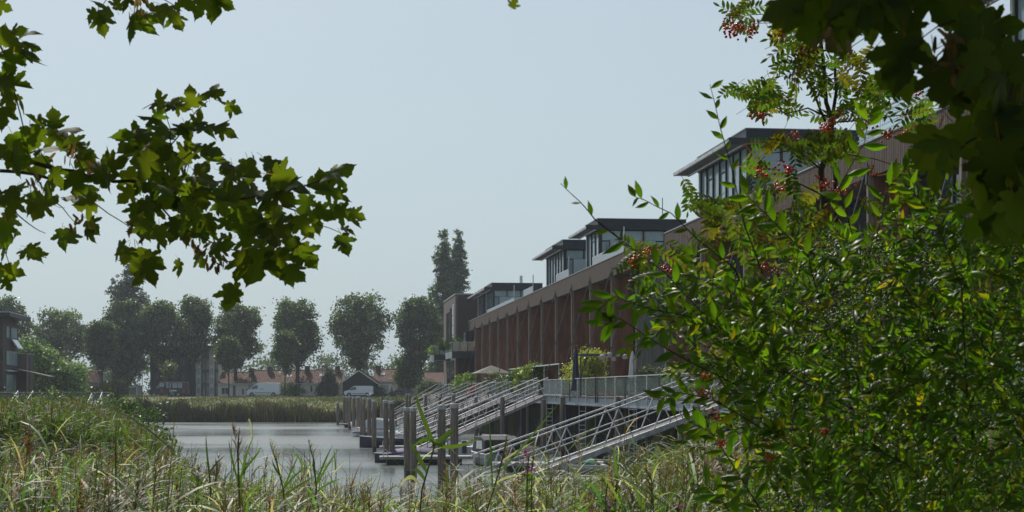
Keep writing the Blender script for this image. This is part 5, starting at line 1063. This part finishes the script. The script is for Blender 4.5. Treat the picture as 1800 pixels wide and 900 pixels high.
MT = [leaf_from_outline(MH, fo, dr) for fo, dr in ((.1, .2), (.3, .35), (.5, .15), (-.2, .45), (.2, .7))]
MM = [npmesh('maple_leaf', *t_[:2], M['leaf'], t_[2]) for t_ in MT]
def screen_leaf(par, org, meshes, x, y, Z, size, ang, tilt=.55, name='leaf', flat=.0):
    a = R(ang); d = Vector((math.cos(a), random.gauss(0, tilt*.7), math.sin(a))).normalized()
    n = Vector((random.gauss(0, tilt), -1, random.gauss(.15, tilt))) if random.random() > flat else Vector((random.gauss(0, .45), -.55, .85+random.gauss(0, .25))); xx = d.cross(n).normalized(); n = xx.cross(d)
    s_ = size*Z/2800; c = P(x, y, Z)-d*s_*.45-org
    o = link(name, random.choice(meshes), par, c); o.rotation_euler = Matrix((xx, d, n)).transposed().to_euler(); o.scale = (s_, s_, s_*random.choice((1, 1, -1))); return o
def branch(par, org, pts, Z, r0, r1, m='twig', name='branch', zj=0.):
    q = [P(x, y, Z+(pp[2] if len(pp) > 2 else 0))-org for pp in pts for x, y in [pp[:2]]]; k = len(q)
    # smooth with midpoints
    sm_ = [q[0]]
    for i in range(k-1): sm_ += [q[i].lerp(q[i+1], .5)+Vector((random.gauss(0, r0*.4), 0, random.gauss(0, r0*.4))), q[i+1]]
    return MB().tube(sm_, [r0+(r1-r0)*i/(len(sm_)-1) for i in range(len(sm_))], 7).obj(name, M[m], par, smooth=True)
def shade_crown(par, org, boxes, n, size, tv):  # unseen leaves added out of frame to shade the visible foliage
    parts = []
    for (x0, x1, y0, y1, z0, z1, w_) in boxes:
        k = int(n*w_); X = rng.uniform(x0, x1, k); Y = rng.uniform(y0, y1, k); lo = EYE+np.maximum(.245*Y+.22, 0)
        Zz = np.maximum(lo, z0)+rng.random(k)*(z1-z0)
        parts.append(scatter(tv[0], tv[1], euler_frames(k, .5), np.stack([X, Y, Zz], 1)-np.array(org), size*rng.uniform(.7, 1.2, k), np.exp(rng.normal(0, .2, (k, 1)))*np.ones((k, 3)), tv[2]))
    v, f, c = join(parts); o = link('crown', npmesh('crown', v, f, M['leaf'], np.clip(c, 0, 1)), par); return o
def seeds(par, org, x, y, Z, n, r=15):
    V_, F_, o = [], [], 0; c0 = P(x, y, Z)-org
    WV = np.array([(0, 0, 0), (.18, .1, .03), (.28, .7, 0), (.1, 1, 0), (-.06, .6, 0), (-.05, .1, 0)]); WF = np.array([(0, 1, 2, 3), (0, 3, 4, 5)])
    L_ = np.array(c0)+rng.normal(0, r*Z/2800, (n, 3))*np.array([.8, .5, 1]); d = rng.normal(0, .5, (n, 3))+np.array([0, 0, -1.]); Mx = frames(d, rng.normal(size=(n, 3)))
    v, f, c = scatter(WV, WF, Mx, L_, np.full(n, .038), vary((.20, .12, .07), n, .3, .1)); link('seed_cluster', npmesh('seed_cluster', v, f, M['reed'], c), par)
def limb(par, pts_, rad, n=7):                 # rounded, tapering limb through the points
    p = [Vector(q) for q in pts_]; p = [p[0]*2-p[1]]+p+[p[-1]*2-p[-2]]; out, rr = [], []
    for i in range(1, len(p)-2):
        for k in range(n):
            t = k/n; out.append(.5*((2*p[i])+(p[i+1]-p[i-1])*t+(2*p[i-1]-5*p[i]+4*p[i+1]-p[i+2])*t*t+(3*p[i]-p[i-1]-3*p[i+1]+p[i+2])*t**3)+Vector((random.gauss(0, .012), 0, random.gauss(0, .012)))); rr.append(rad[i-1]+(rad[i]-rad[i-1])*t)
    return MB().tube(out+[p[-2]], rr+[rad[-1]], 8).obj('limb', M['bark'], par, smooth=True)
org = Vector((-6.2, 4.2, float(ground_h(-6.2, 4.2))))
mt = thing('maple_tree', 'maple tree whose leafy branches reach in from the left edge and the top', 'tree', tuple(org))
MB().tube([(0, 0, -.3), (.05, 0, 2), (.1, .1, 4.5), (.3, .4, 7.5)], [.32, .24, .2, .1], 12).obj('trunk', M['bark'], mt, smooth=True)
ZL = 5.8
# limb from the trunk to the visible branch
limb(mt, [(.08, .05, 2.9), Vector(P(-1100, 60, 5))-org, Vector(P(-420, 170, 5.4))-org, Vector(P(-60, 250, ZL))-org, Vector(P(0, 264, ZL))-org], [.07, .045, .026, .012, .0095])
limb(mt, [(.1, .1, 4.3), Vector(P(-1000, -420, 5))-org, Vector(P(-300, -330, 5.4))-org, Vector(P(100, -160, ZL))-org, Vector(P(240, -60, ZL))-org], [.07, .045, .026, .012, .008])
for pts_, r0, r1 in (([(0, 264), (60, 286), (110, 299), (150, 308)], .0095, .007), ([(150, 308), (200, 319), (260, 323), (330, 345), (400, 355), (450, 345), (495, 336), (560, 318)], .007, .003),
  ([(0, 300), (60, 306), (110, 318), (150, 313), (175, 305)], .007, .004), ([(250, 325), (290, 270), (315, 238), (345, 195), (365, 178)], .0035, .0015), ([(270, 325), (300, 262), (299, 225), (290, 193)], .003, .0012),
  ([(250, 325), (280, 360), (310, 395), (370, 425), (430, 445), (480, 455)], .004, .0018), ([(450, 345), (520, 370), (560, 395), (600, 410)], .0035, .0012), ([(130, 318), (150, 345), (190, 375), (230, 400)], .003, .0015),
  ([(0, 350), (40, 385), (60, 400), (80, 410)], .003, .0012), ([(60, 306), (85, 345), (110, 365), (135, 395)], .003, .0012), ([(-20, 40), (10, 100), (25, 160), (45, 240), (50, 270)], .004, .0015), ([(-30, 60), (20, 66), (45, 80)], .003, .0015),
  ([(0, 420), (15, 460), (12, 500)], .002, .001), ([(240, -60), (245, -10), (240, 20), (232, 40)], .003, .0015), ([(245, -20), (290, 0), (320, 20)], .0025, .001), ([(240, -40), (190, -5), (175, 15)], .0025, .001), ([(240, -50), (330, -30), (370, -5)], .0025, .001), ([(95, 305), (70, 265), (60, 235)], .0025, .001), ([(150, 308), (130, 265), (115, 235)], .0025, .001)):
    branch(mt, org, pts_, ZL, r0, r1)
for (x, y, s_, a) in [(172, 22, 52, 200), (186, 12, 45, 120), (178, 42, 46, -80), (160, 30, 36, 220), (228, 48, 56, -110), (250, 45, 56, -60), (262, 28, 44, -20), (278, 26, 50, -40), (300, 20, 52, -30), (312, 35, 44, -60), (330, 5, 46, -60), (318, 8, 36, 20), (352, 12, 44, -120), (374, 14, 58, -80), (392, 6, 46, -30), (222, 5, 40, -120), (205, 4, 34, 100), (8, 12, 34, -20),
  (28, 56, 46, 20), (50, 60, 44, 30), (56, 78, 40, -20), (36, 88, 56, -60), (60, 110, 46, -40), (52, 92, 44, 10), (20, 80, 50, 160), (18, 112, 52, -120), (8, 150, 58, -30), (32, 152, 56, -20), (36, 172, 46, -40), (16, 180, 52, -80), (4, 205, 50, -100), (-5, 100, 50, 0), (12, 130, 50, 60), (8, 62, 44, 80),
  (268, 180, 38, 170), (278, 172, 34, 110), (292, 184, 38, 170), (305, 178, 34, 60), (318, 186, 36, -10), (335, 170, 44, 95), (352, 172, 36, 40), (372, 156, 40, 85), (385, 165, 26, 20), (400, 182, 46, -8), (412, 190, 36, -20), (262, 205, 44, 165), (280, 198, 34, 60), (288, 222, 56, 100), (300, 232, 44, 30), (318, 222, 40, 120), (330, 232, 40, -70), (352, 210, 40, 60), (358, 226, 50, -15), (380, 222, 46, 0), (397, 228, 42, -10), (345, 228, 40, 190),
  (226, 240, 66, 165), (248, 232, 50, 110), (232, 262, 66, 215), (262, 255, 66, -20), (285, 258, 60, -40), (330, 262, 52, 60), (350, 256, 42, -10), (372, 264, 44, -10), (340, 275, 60, 10), (380, 285, 62, -15), (405, 288, 50, -10), (245, 275, 60, -80), (300, 280, 60, -60),
  (95, 212, 50, 110), (88, 220, 44, 200), (122, 225, 48, 10), (108, 242, 62, -50), (135, 255, 50, -30), (150, 270, 46, -10), (60, 215, 44, 150), (185, 285, 66, 140), (190, 300, 70, 60), (182, 312, 60, -100), (205, 290, 50, 10), (150, 285, 50, -20),
  (595, 298, 64, 25), (580, 306, 46, 200), (566, 318, 50, 100), (560, 332, 50, -20), (585, 338, 46, -20), (598, 345, 36, -60), (595, 366, 34, 10), (608, 374, 48, -10), (628, 380, 34, -25), (618, 388, 42, -60), (612, 405, 30, -10), (606, 430, 44, -70), (600, 425, 32, 150), (555, 390, 50, -80), (570, 375, 46, -30), (538, 365, 52, -100), (542, 452, 56, -50), (524, 440, 60, -70), (520, 478, 50, -40), (508, 486, 40, -55), (448, 470, 84, -100), (428, 468, 66, -85), (470, 462, 66, -80), (492, 465, 64, -70), (408, 524, 62, -100), (402, 520, 44, -130),
  (205, 440, 50, 210), (222, 448, 44, -100), (238, 462, 62, -90), (262, 478, 56, -80), (246, 488, 44, -110), (270, 456, 48, -30), (318, 470, 36, -70), (354, 458, 38, -60), (110, 420, 44, -90), (125, 420, 44, -60), (162, 398, 44, -50), (158, 415, 34, -60), (60, 440, 40, -20), (72, 448, 30, -10), (10, 480, 46, -30), (28, 480, 40, -20), (15, 500, 30, -60)]:
    screen_leaf(mt, org, MM, x, y, ZL+random.uniform(-.3, .3), s_*.86, a, flat=.5)
for (cx, cy, rx, ry, n) in ((280, 300, 95, 26, 16), (330, 335, 115, 42, 30), (440, 312, 75, 24, 12), (500, 335, 60, 30, 11), (300, 385, 85, 36, 22), (410, 405, 95, 38, 24), (490, 400, 60, 34, 10), (40, 265, 50, 40, 12), (90, 345, 85, 38, 16), (30, 400, 42, 50, 8)):
    for k in range(int(n*.85)):
        a = random.uniform(0, 6.28); r_ = math.sqrt(random.random()); x, y = cx+rx*r_*math.cos(a), cy+ry*r_*math.sin(a)
        screen_leaf(mt, org, MM, x, y, ZL+random.uniform(-.55, .5), random.uniform(34, 54), random.choice((-60, -90, -120, -30, 200, 20, -75))+random.uniform(-35, 35), .7, flat=.5)
for x, y, n in ((235, 395, 22), (300, 330, 10), (378, 448, 26), (350, 425, 14), (15, 395, 14), (135, 395, 12), (247, 10, 18), (60, 320, 14), (120, 260, 10), (160, 290, 8)): seeds(mt, org, x, y, ZL-.2, n, 13)
shade_crown(mt, org, [(-5.5, -.6, 5.6, 11, 5.5, 7.6, .5), (-5.5, -1.8, 3.4, 5.6, 5.6, 7.5, .45), (-6, 0, -5, 2.8, 5.4, 8.5, .5), (-8, 1, -7, -3, 2.3, 6.5, .8), (-8, -5, -5, 6, 3.5, 8, .3)], 3600, .17, MT[1])  # added unseen leaves overhead and behind the camera, blocking sun and sky
# right maple
org = Vector((3.9, 2.4, float(ground_h(3.9, 2.4))))
mr_ = thing('maple_tree', 'maple tree at the right whose large dark leaves hang into the top right corner', 'tree', tuple(org))
MB().tube([(0, 0, -.3), (-.05, 0, 2), (-.1, .1, 4.5), (-.3, .4, 7)], [.3, .23, .19, .1], 12).obj('trunk', M['bark'], mr_, smooth=True)
ZR = 3.25
limb(mr_, [(-.08, .05, 3.4), Vector(P(3000, -260, 2.9))-org, Vector(P(2300, -120, 3.1))-org, Vector(P(1900, 30, ZR))-org, Vector(P(1800, 90, ZR))-org], [.05, .03, .018, .007, .0045])
for pts_, r0, r1 in (([(1800, 90), (1760, 60), (1700, 30), (1650, 5), (1600, -20)], .0045, .0015), ([(1650, 0), (1560, -25), (1480, -30), (1420, -20)], .002, .001), ([(1760, 60), (1700, 110), (1660, 160), (1620, 170)], .003, .001), ([(1700, 30), (1650, 45), (1610, 75)], .002, .001), ([(1790, 90), (1770, 200), (1720, 240), (1690, 260), (1665, 245)], .004, .0015), ([(1760, 215), (1780, 300), (1760, 340)], .003, .001)): branch(mr_, org, pts_, ZR, r0, r1)
for (x, y, s_, a) in [(1395, 25, 105, -115), (1370, 10, 95, 200), (1420, 45, 90, -70), (1450, 20, 120, -100), (1475, 60, 96, -80), (1510, 10, 110, -90), (1500, 50, 80, -100), (1400, -5, 90, 160), (1540, 30, 110, -60), (1565, 20, 100, -100), (1590, 30, 90, -70), (1585, 60, 80, -90), (1580, 110, 120, -100), (1600, 130, 120, -80), (1565, 135, 110, -125), (1600, 60, 70, -60), (1635, 110, 110, -75), (1650, 10, 110, -60), (1690, 10, 100, -80), (1700, 60, 130, 200), (1740, 60, 110, 20), (1760, 45, 80, 10), (1655, 150, 110, -80), (1690, 150, 120, -70), (1735, 130, 120, -60), (1740, 90, 120, -90), (1630, 265, 125, -120), (1650, 250, 100, 170), (1640, 300, 80, -100), (1720, 200, 130, -80), (1765, 150, 120, -60), (1790, 110, 110, -40), (1680, 185, 60, -80), (1740, 250, 130, -80), (1770, 220, 120, -40), (1720, 320, 140, -90), (1760, 300, 140, -80), (1790, 260, 120, -60), (1735, 380, 130, -100), (1775, 370, 140, -80), (1800, 330, 130, -70), (1800, 400, 120, -80), (1790, 180, 110, -80), (1700, 250, 110, -60)]:
    screen_leaf(mr_, org, MM, x, y, ZR+random.uniform(-.18, .22), s_*.8, a, .5)
for (cx, cy, rx, ry, n) in ((1460, -5, 90, 18, 5), (1560, 0, 60, 18, 3), (1750, 110, 40, 60, 4), (1770, 260, 35, 80, 10), (1775, 340, 30, 60, 10)):
    for k in range(n): screen_leaf(mr_, org, MM, cx+random.uniform(-rx, rx), cy+random.uniform(-ry, ry), ZR+random.uniform(-.3, .35), random.uniform(80, 115), random.uniform(-130, -40), .6)
for x, y, n in ((1668, 85, 30), (1690, 100, 16), (1460, 50, 12)): seeds(mr_, org, x, y, ZR-.1, n, 22)
shade_crown(mr_, org, [(.1, 2.6, 3.3, 4.9, 5.3, 6.3, .32), (1.0, 3.6, 4.6, 8, 5.6, 7.2, .38), (0, 6.5, -5, 2.8, 5.4, 8.5, .5), (0, 8, -7, -3, 2.3, 6.5, .8), (3.4, 6.5, -4, 7, 2.5, 8, .4)], 5600, .17, MT[0])  # leaf boxes out of view, put in to darken the right-hand foliage
screen_leaf(mr_, org, MM, 903, 5, 3.3, 22, 60, .9)

# ------------------------------------------------------------------ berry shrub (simple elliptical leaves)
SH = [(0, 0), (.09, .12), (.165, .30), (.19, .46), (.15, .68), (.06, .88), (0, 1.03)]
ST_ = [leaf_from_outline(SH, fo, dr, cz=.5, petiole=.12, col=(.070, .112, .02)) for fo, dr in ((.5, .2), (.3, .5), (.9, .3))]
SM = [npmesh('shrub_leaf', *t_[:2], M['shrubleaf'], t_[2]) for t_ in ST_]
org = Vector((1.75, 6.2, float(ground_h(1.75, 6.2))))
sh = thing('spindle_shrub', 'dense green shrub with small oval leaves and tiny pale berries filling the lower right', 'shrub', tuple(org))
def yb(x): return np.interp(x, [1060, 1100, 1150, 1230, 1300, 1380, 1460, 1540, 1620, 1700, 1800], [600, 540, 500, 485, 465, 440, 400, 360, 350, 330, 330])
def xb(y): return np.interp(y, [400, 480, 560, 620, 690, 740, 800, 860, 900], [1190, 1115, 1100, 1130, 1190, 1215, 1240, 1265, 1290])
LV = []                                      # (location, frame, size)
twigs = MB()
def sprig(x, y, Z, ang, Lpx, nl, s_, r=.0018):
    a = R(ang); p0 = P(x, y, Z); d = Vector((math.cos(a), random.gauss(0, .35), math.sin(a))).normalized(); L_ = Lpx*Z/2800; bendv = Vector((random.gauss(0, .2), random.gauss(0, .1), -.25))*L_
    pts_ = [p0+d*L_*t+bendv*t*t for t in (0, .35, .7, 1)]; twigs.tube([p-org for p in pts_], [r, r*.8, r*.6, r*.3], 4, cap=False)
    for k in range(nl):
        t = (k+1)/nl; q = p0+d*L_*t+bendv*t*t; side = (1 if k % 2 else -1); td = (d+bendv*1.2*t/L_*1.).normalized()
        per = td.cross(Vector((random.gauss(0, .4), -1, random.gauss(0, .4)))).normalized()*side
        ld = (td*random.uniform(.5, 1.1)+per*random.uniform(.5, 1.0)+Vector((0, random.gauss(0, .3), random.gauss(0, .12)))).normalized()
        if k == nl-1: ld = td
        nn = Vector((random.gauss(0, .7), -.55+random.gauss(0, .5), .8)); xx = ld.cross(nn).normalized(); nn = xx.cross(ld)
        LV.append((q, (xx, ld, nn), s_*random.uniform(.6, 1.25)*(1.1-.35*t)))
cnt = 0
while cnt < 1180:
    y = random.uniform(330, 930); x = random.uniform(1070, 1850)
    if y < yb(x)+10 or x < xb(y)+10: continue
    e = min(1, min((y-yb(x))/110, (x-xb(y))/170)); 
    if random.random() > .04+.96*max(0, e)**1.3: continue
    Z = random.uniform(4.7, 7.6); sprig(x, y, Z, random.choice((120, 100, 150, 60, 180, 80, 30))+random.uniform(-30, 30), random.uniform(60, 130), random.randint(10, 15), random.choice((.034, .044, .054, .066))); cnt += 1
# shoots that stick out
def shoot(pts_, Z, n, s_, leaves=True):
    branch(sh, org, pts_, Z, .0028, .001, name='shoot'); q = [P(x, y, Z) for x, y in pts_]
    for k in range(n):
        t = (k+.6)/n*(len(q)-1); i = min(int(t), len(q)-2); p = q[i].lerp(q[i+1], t-i); d = (q[i+1]-q[i]).normalized(); per = d.cross(Vector((0, -1, 0)))*(1 if k % 2 else -1)
        ld = (d*random.uniform(.4, 1)+per*random.uniform(.5, 1)+Vector((0, random.gauss(0, .3), 0))).normalized(); nn = Vector((random.gauss(0, .5), -1, .4)); xx = ld.cross(nn).normalized(); nn = xx.cross(ld); LV.append((p, (xx, ld, nn), s_*random.uniform(.75, 1.2)))
ZS = 5.1
shoot([(1500, 720), (1320, 620), (1230, 545), (1170, 480), (1090, 420)], ZS, 17, .068)
shoot([(1090, 420), (1045, 385), (1020, 355), (985, 322)], ZS, 4, .045)
shoot([(1330, 560), (1290, 470), (1225, 420), (1180, 375), (1130, 350), (1115, 345)], ZS, 14, .054)
shoot([(1340, 480), (1310, 400), (1285, 290), (1265, 220), (1248, 148)], ZS+.2, 16, .05)
shoot([(1300, 600), (1230, 560), (1150, 545), (1080, 520), (1050, 545)], ZS, 20, .072)
shoot([(1300, 680), (1220, 640), (1150, 600), (1090, 560), (1062, 572)], ZS, 18, .075)
shoot([(1350, 760), (1250, 700), (1190, 690), (1160, 700)], ZS, 14, .07); shoot([(1560, 600), (1500, 420), (1475, 330), (1520, 250), (1528, 200)], ZS+.3, 24, .075)
shoot([(1600, 520), (1540, 420), (1560, 330), (1600, 290)], ZS, 18, .07); shoot([(1450, 560), (1420, 450), (1350, 380), (1310, 340)], ZS, 22, .07); shoot([(1700, 700), (1690, 500), (1640, 380), (1600, 330)], ZS-.2, 24, .065)
shoot([(1340, 900), (1290, 820), (1250, 760), (1210, 740)], ZS, 18, .07); shoot([(1300, 930), (1270, 880), (1240, 850)], ZS, 10, .07)
for pts_, r0 in (([(1500, 1100), (1380, 860), (1250, 640), (1150, 520)], .006), ([(1720, 1100), (1690, 850), (1650, 600), (1600, 420)], .009), ([(1800, 560), (1700, 540), (1600, 470), (1480, 480)], .004), ([(1600, 1100), (1540, 880), (1430, 720), (1330, 600)], .007), ([(1900, 900), (1800, 700), (1740, 560), (1640, 470)], .006), ([(1560, 1100), (1500, 750), (1470, 560), (1440, 420)], .006), ([(1880, 760), (1720, 600), (1560, 590), (1440, 600)], .004)):
    branch(sh, org, pts_, 5.9, r0, r0*.3)
tag(twigs.obj('twigs', M['twig'], sh), kind='stuff')
sz = sorted(range(len(LV)), key=lambda i: -LV[i][2]/LV[i][0].y); vis = [i for i in sz if LV[i][0].y > 1][:295]; vs_ = set(vis)
for i in vis:
    q, (xx, d, nn), s_ = LV[i]; o = link('leaf', random.choice(SM), sh, q-org); o.rotation_euler = Matrix((xx, d, nn)).transposed().to_euler(); o.scale = (s_, s_, s_)
rest = [LV[i] for i in range(len(LV)) if i not in vs_]; parts = []
for j in range(3):
    sub = rest[j::3]; Mx = np.array([np.array(Matrix(fr).transposed()) for _, fr, _ in sub]); n = len(sub)
    tint = np.exp(rng.normal(0, .25, n))[:, None]*np.exp(rng.normal(0, .12, (n, 3))*np.array([1.3, .3, .8])); yel = rng.random(n) < .08; tint[yel] *= np.array([3.2, 1.7, 1.2])
    parts.append(scatter(ST_[j][0], ST_[j][1], Mx, np.array([np.array(q-org) for q, _, _ in sub]), np.array([s_ for _, _, s_ in sub]), tint, ST_[j][2]))
v, f, c = join(parts); tag(link('leaves', npmesh('leaves', v, f, M['shrubleaf'], np.clip(c, 0, 1)), sh), kind='stuff')
def uvsphere():
    V_ = [(0, 0, -1)]+[(math.cos(k*math.pi/3)*.87, math.sin(k*math.pi/3)*.87, z) for z in (-.5, .5) for k in range(6)]+[(0, 0, 1)]
    F_ = [(0, 1+(k+1) % 6, 1+k, 1+k) for k in range(6)]
    T_ = [(0, 1+(k+1) % 6, 1+k) for k in range(6)]+[(13, 7+k, 7+(k+1) % 6) for k in range(6)]
    for k in range(6): a, b, c_, d = 1+k, 1+(k+1) % 6, 7+(k+1) % 6, 7+k; T_ += [(a, b, c_), (a, c_, d)]
    return np.array(V_, float), np.array(T_)
BS = uvsphere()
BER = leafmat('berry_skin', rough=.25, trans=.0, rndv=.1, spec=.7)
cl = []
while len(cl) < 95:
    x, y = random.gauss(1540, 110), random.gauss(520, 110)
    if yb(x)+25 < y < 900 and x > xb(y)+60 and x < 1790: cl.append(np.array(P(x, y, random.uniform(4.6, 5.6))-org))
c_ = np.repeat(np.array(cl), 16, 0)+rng.normal(0, .022, (95*16, 3)); v, f, c = scatter(*BS, euler_frames(len(c_)), c_, rng.uniform(.0028, .0042, len(c_)), vary((.20, .22, .12), len(c_), .3, .1))
tag(link('berries', npmesh('berries', v, f, BER, c, True), sh), kind='stuff')

# ------------------------------------------------------------------ rowan tree with red berries
def rowan_template(n=6, col=(.10, .135, .03)):
    V_, F_, C_ = [], [], []; o = 0; base = leaf_from_outline([(0, 0), (.16, .25), (.19, .55), (.10, .85), (0, 1)], .3, .3, cz=.5, petiole=.02, col=(1, 1, 1))
    V_.append(strip([np.array([0, t, -.25*t*t]) for t in np.linspace(-.25, 1, 6)], [.018]*6, np.array([1, 0, 0]))[0]); q = strip([np.zeros(3)]*6, [0]*6, np.zeros(3))[1]
    tri = np.concatenate([q[:, [0, 1, 2]], q[:, [0, 2, 3]]]); F_.append(tri); C_.append(np.tile((.14, .06, .03), (12, 1))); o = 12
    for k in range(n+1):
        t = .12+.85*k/n
        for sg in ((-1, 1) if k < n else (0,)):
            a = sg*R(random.uniform(50, 68)); d = np.array([math.sin(a), math.cos(a), -.25]); Mx = frames(d[None], np.array([[random.gauss(0, .2), 0, 1.]])); s_ = .36*(1-.35*abs(t-.5)*1.4)
            v, f, c = scatter(base[0], base[1], Mx, np.array([[0, t, -.25*t*t]]), np.array([s_]), np.array([col])*random.uniform(.8, 1.25), base[2]); V_.append(v); F_.append(f+o); C_.append(c); o += len(v)
    return np.concatenate(V_), np.concatenate(F_), np.clip(np.concatenate(C_), 0, 1)
ROWL = leafmat('rowan_leaf', rough=.45, trans=.45, tcol=(1.7, 1.8, .4), rndv=.35, rndh=.02, spec=.3)
RM = [npmesh('rowan_leaf', *t_[:2], ROWL, t_[2]) for t_ in [rowan_template(random.choice((5, 6)), c_) for c_ in ((.045, .08, .02), (.055, .09, .02), (.065, .095, .02), (.04, .075, .018), (.11, .10, .022))]]
RED = leafmat('red_berry_skin', rough=.25, trans=0, rndv=.15, spec=.7)
def cluster_mesh(n):
    c = rng.normal(0, .0145, (n, 3))*np.array([1.3, 1, .7]); v, f, cc = scatter(*BS, euler_frames(n), c, rng.uniform(.0052, .0068, n), vary((.70, .09, .025), n, .25, .12)); return npmesh('berry_cluster', v, f, RED, cc, True)
CM = [cluster_mesh(k) for k in (18, 24, 30, 20)]
ZW = 7.9; org = Vector(P(1462, 900, ZW)); org.z = float(ground_h(org.x, org.y))
rw = thing('rowan_tree', 'slender rowan tree with feathery yellowing leaves and red berry clusters', 'tree', tuple(org))
branch(rw, org, [(1462, 1500), (1456, 900), (1450, 560), (1448, 400), (1443, 300), (1458, 220), (1452, 180), (1444, 80), (1436, 20)], ZW, .026, .006, 'bark', 'trunk')
branch(rw, org, [(1475, 900), (1474, 560), (1470, 380), (1462, 240), (1470, 160), (1468, 90), (1474, 10)], ZW+.15, .018, .004, 'bark', 'trunk')
for pts_, r0 in (([(1456, 225), (1430, 160), (1400, 105), (1375, 50), (1340, 25), (1300, 30)], .007), ([(1455, 205), (1420, 190), (1380, 200), (1350, 180), (1300, 160)], .005), ([(1462, 210), (1500, 180), (1540, 160), (1580, 130)], .004), ([(1465, 215), (1530, 210), (1600, 200), (1650, 190)], .0045), ([(1445, 300), (1400, 262), (1350, 270), (1330, 290)], .0045), ([(1450, 345), (1400, 320), (1340, 350), (1290, 400)], .0045), ([(1450, 420), (1400, 380), (1330, 370), (1230, 360)], .0045), ([(1450, 480), (1380, 440), (1300, 420), (1180, 460), (1110, 450)], .004), ([(1452, 240), (1480, 270), (1540, 280), (1600, 300)], .004), ([(1444, 120), (1420, 80), (1400, 40)], .003), ([(1470, 120), (1500, 80), (1530, 60)], .003)):
    branch(rw, org, pts_, ZW, r0, .0015)
REG = [(1305, 40, 28, 26, 7), (1340, 25, 28, 18, 5), (1390, 70, 38, 30, 11), (1420, 110, 46, 34, 13), (1315, 163, 34, 12, 7), (1365, 180, 40, 20, 12), (1360, 160, 30, 14, 7), (1450, 130, 46, 46, 17), (1530, 130, 42, 46, 16), (1505, 180, 50, 26, 12), (1560, 170, 36, 24, 8), (1385, 262, 52, 24, 11), (1345, 300, 34, 22, 7), (1440, 250, 50, 30, 9), (1600, 200, 38, 26, 9), (1235, 370, 30, 22, 5), (1210, 340, 14, 18, 3), (1340, 400, 110, 50, 34), (1420, 440, 80, 50, 26), (1250, 430, 60, 40, 10), (1400, 350, 60, 30, 12), (1115, 445, 26, 18, 6), (1155, 455, 34, 32, 9), (1190, 480, 26, 24, 6), (1290, 370, 40, 20, 7), (1500, 270, 50, 30, 8), (1280, 620, 60, 60, 8), (1280, 700, 40, 40, 4), (1550, 330, 60, 40, 6)]
for cx, cy, rx, ry, n in REG:
    for k in range(int(n*.85)): screen_leaf(rw, org, RM, cx+random.uniform(-rx, rx), cy+random.uniform(-ry, ry), ZW+random.uniform(-.5, .5), random.uniform(42, 60), random.uniform(150, 390), .5)
for x, y in ((1285, 55), (1292, 48), (1320, 52), (1332, 203), (1340, 198), (1375, 55), (1405, 72), (1412, 82), (1430, 95), (1458, 215), (1446, 228), (1470, 205), (1486, 330), (1450, 322), (1336, 292), (1342, 308), (1396, 240), (1520, 222), (1560, 238), (1500, 100), (1610, 160), (1395, 432), (1408, 446), (1385, 445), (1345, 425), (1430, 400), (1440, 410), (1400, 470), (1620, 245), (1600, 228), (1385, 300), (1370, 330), (1470, 335), (1345, 470), (1530, 300), (1120, 460), (1140, 440), (1175, 475), (1378, 480), (1430, 470), (1490, 415), (1240, 660), (1235, 690), (1340, 642), (1255, 722), (1262, 735), (1355, 780), (1350, 805), (1270, 780), (1490, 685), (1450, 760), (1310, 520), (1560, 430)):
    o = link('berry_cluster', random.choice(CM), rw, P(x, y, ZW+random.uniform(-.3, .3) if y < 500 else 5.0)-org); o.rotation_euler = (random.random()*.6, random.random()*.6, random.random()*6); o.scale = (1.25,)*3 if y < 500 else (.6,)*3
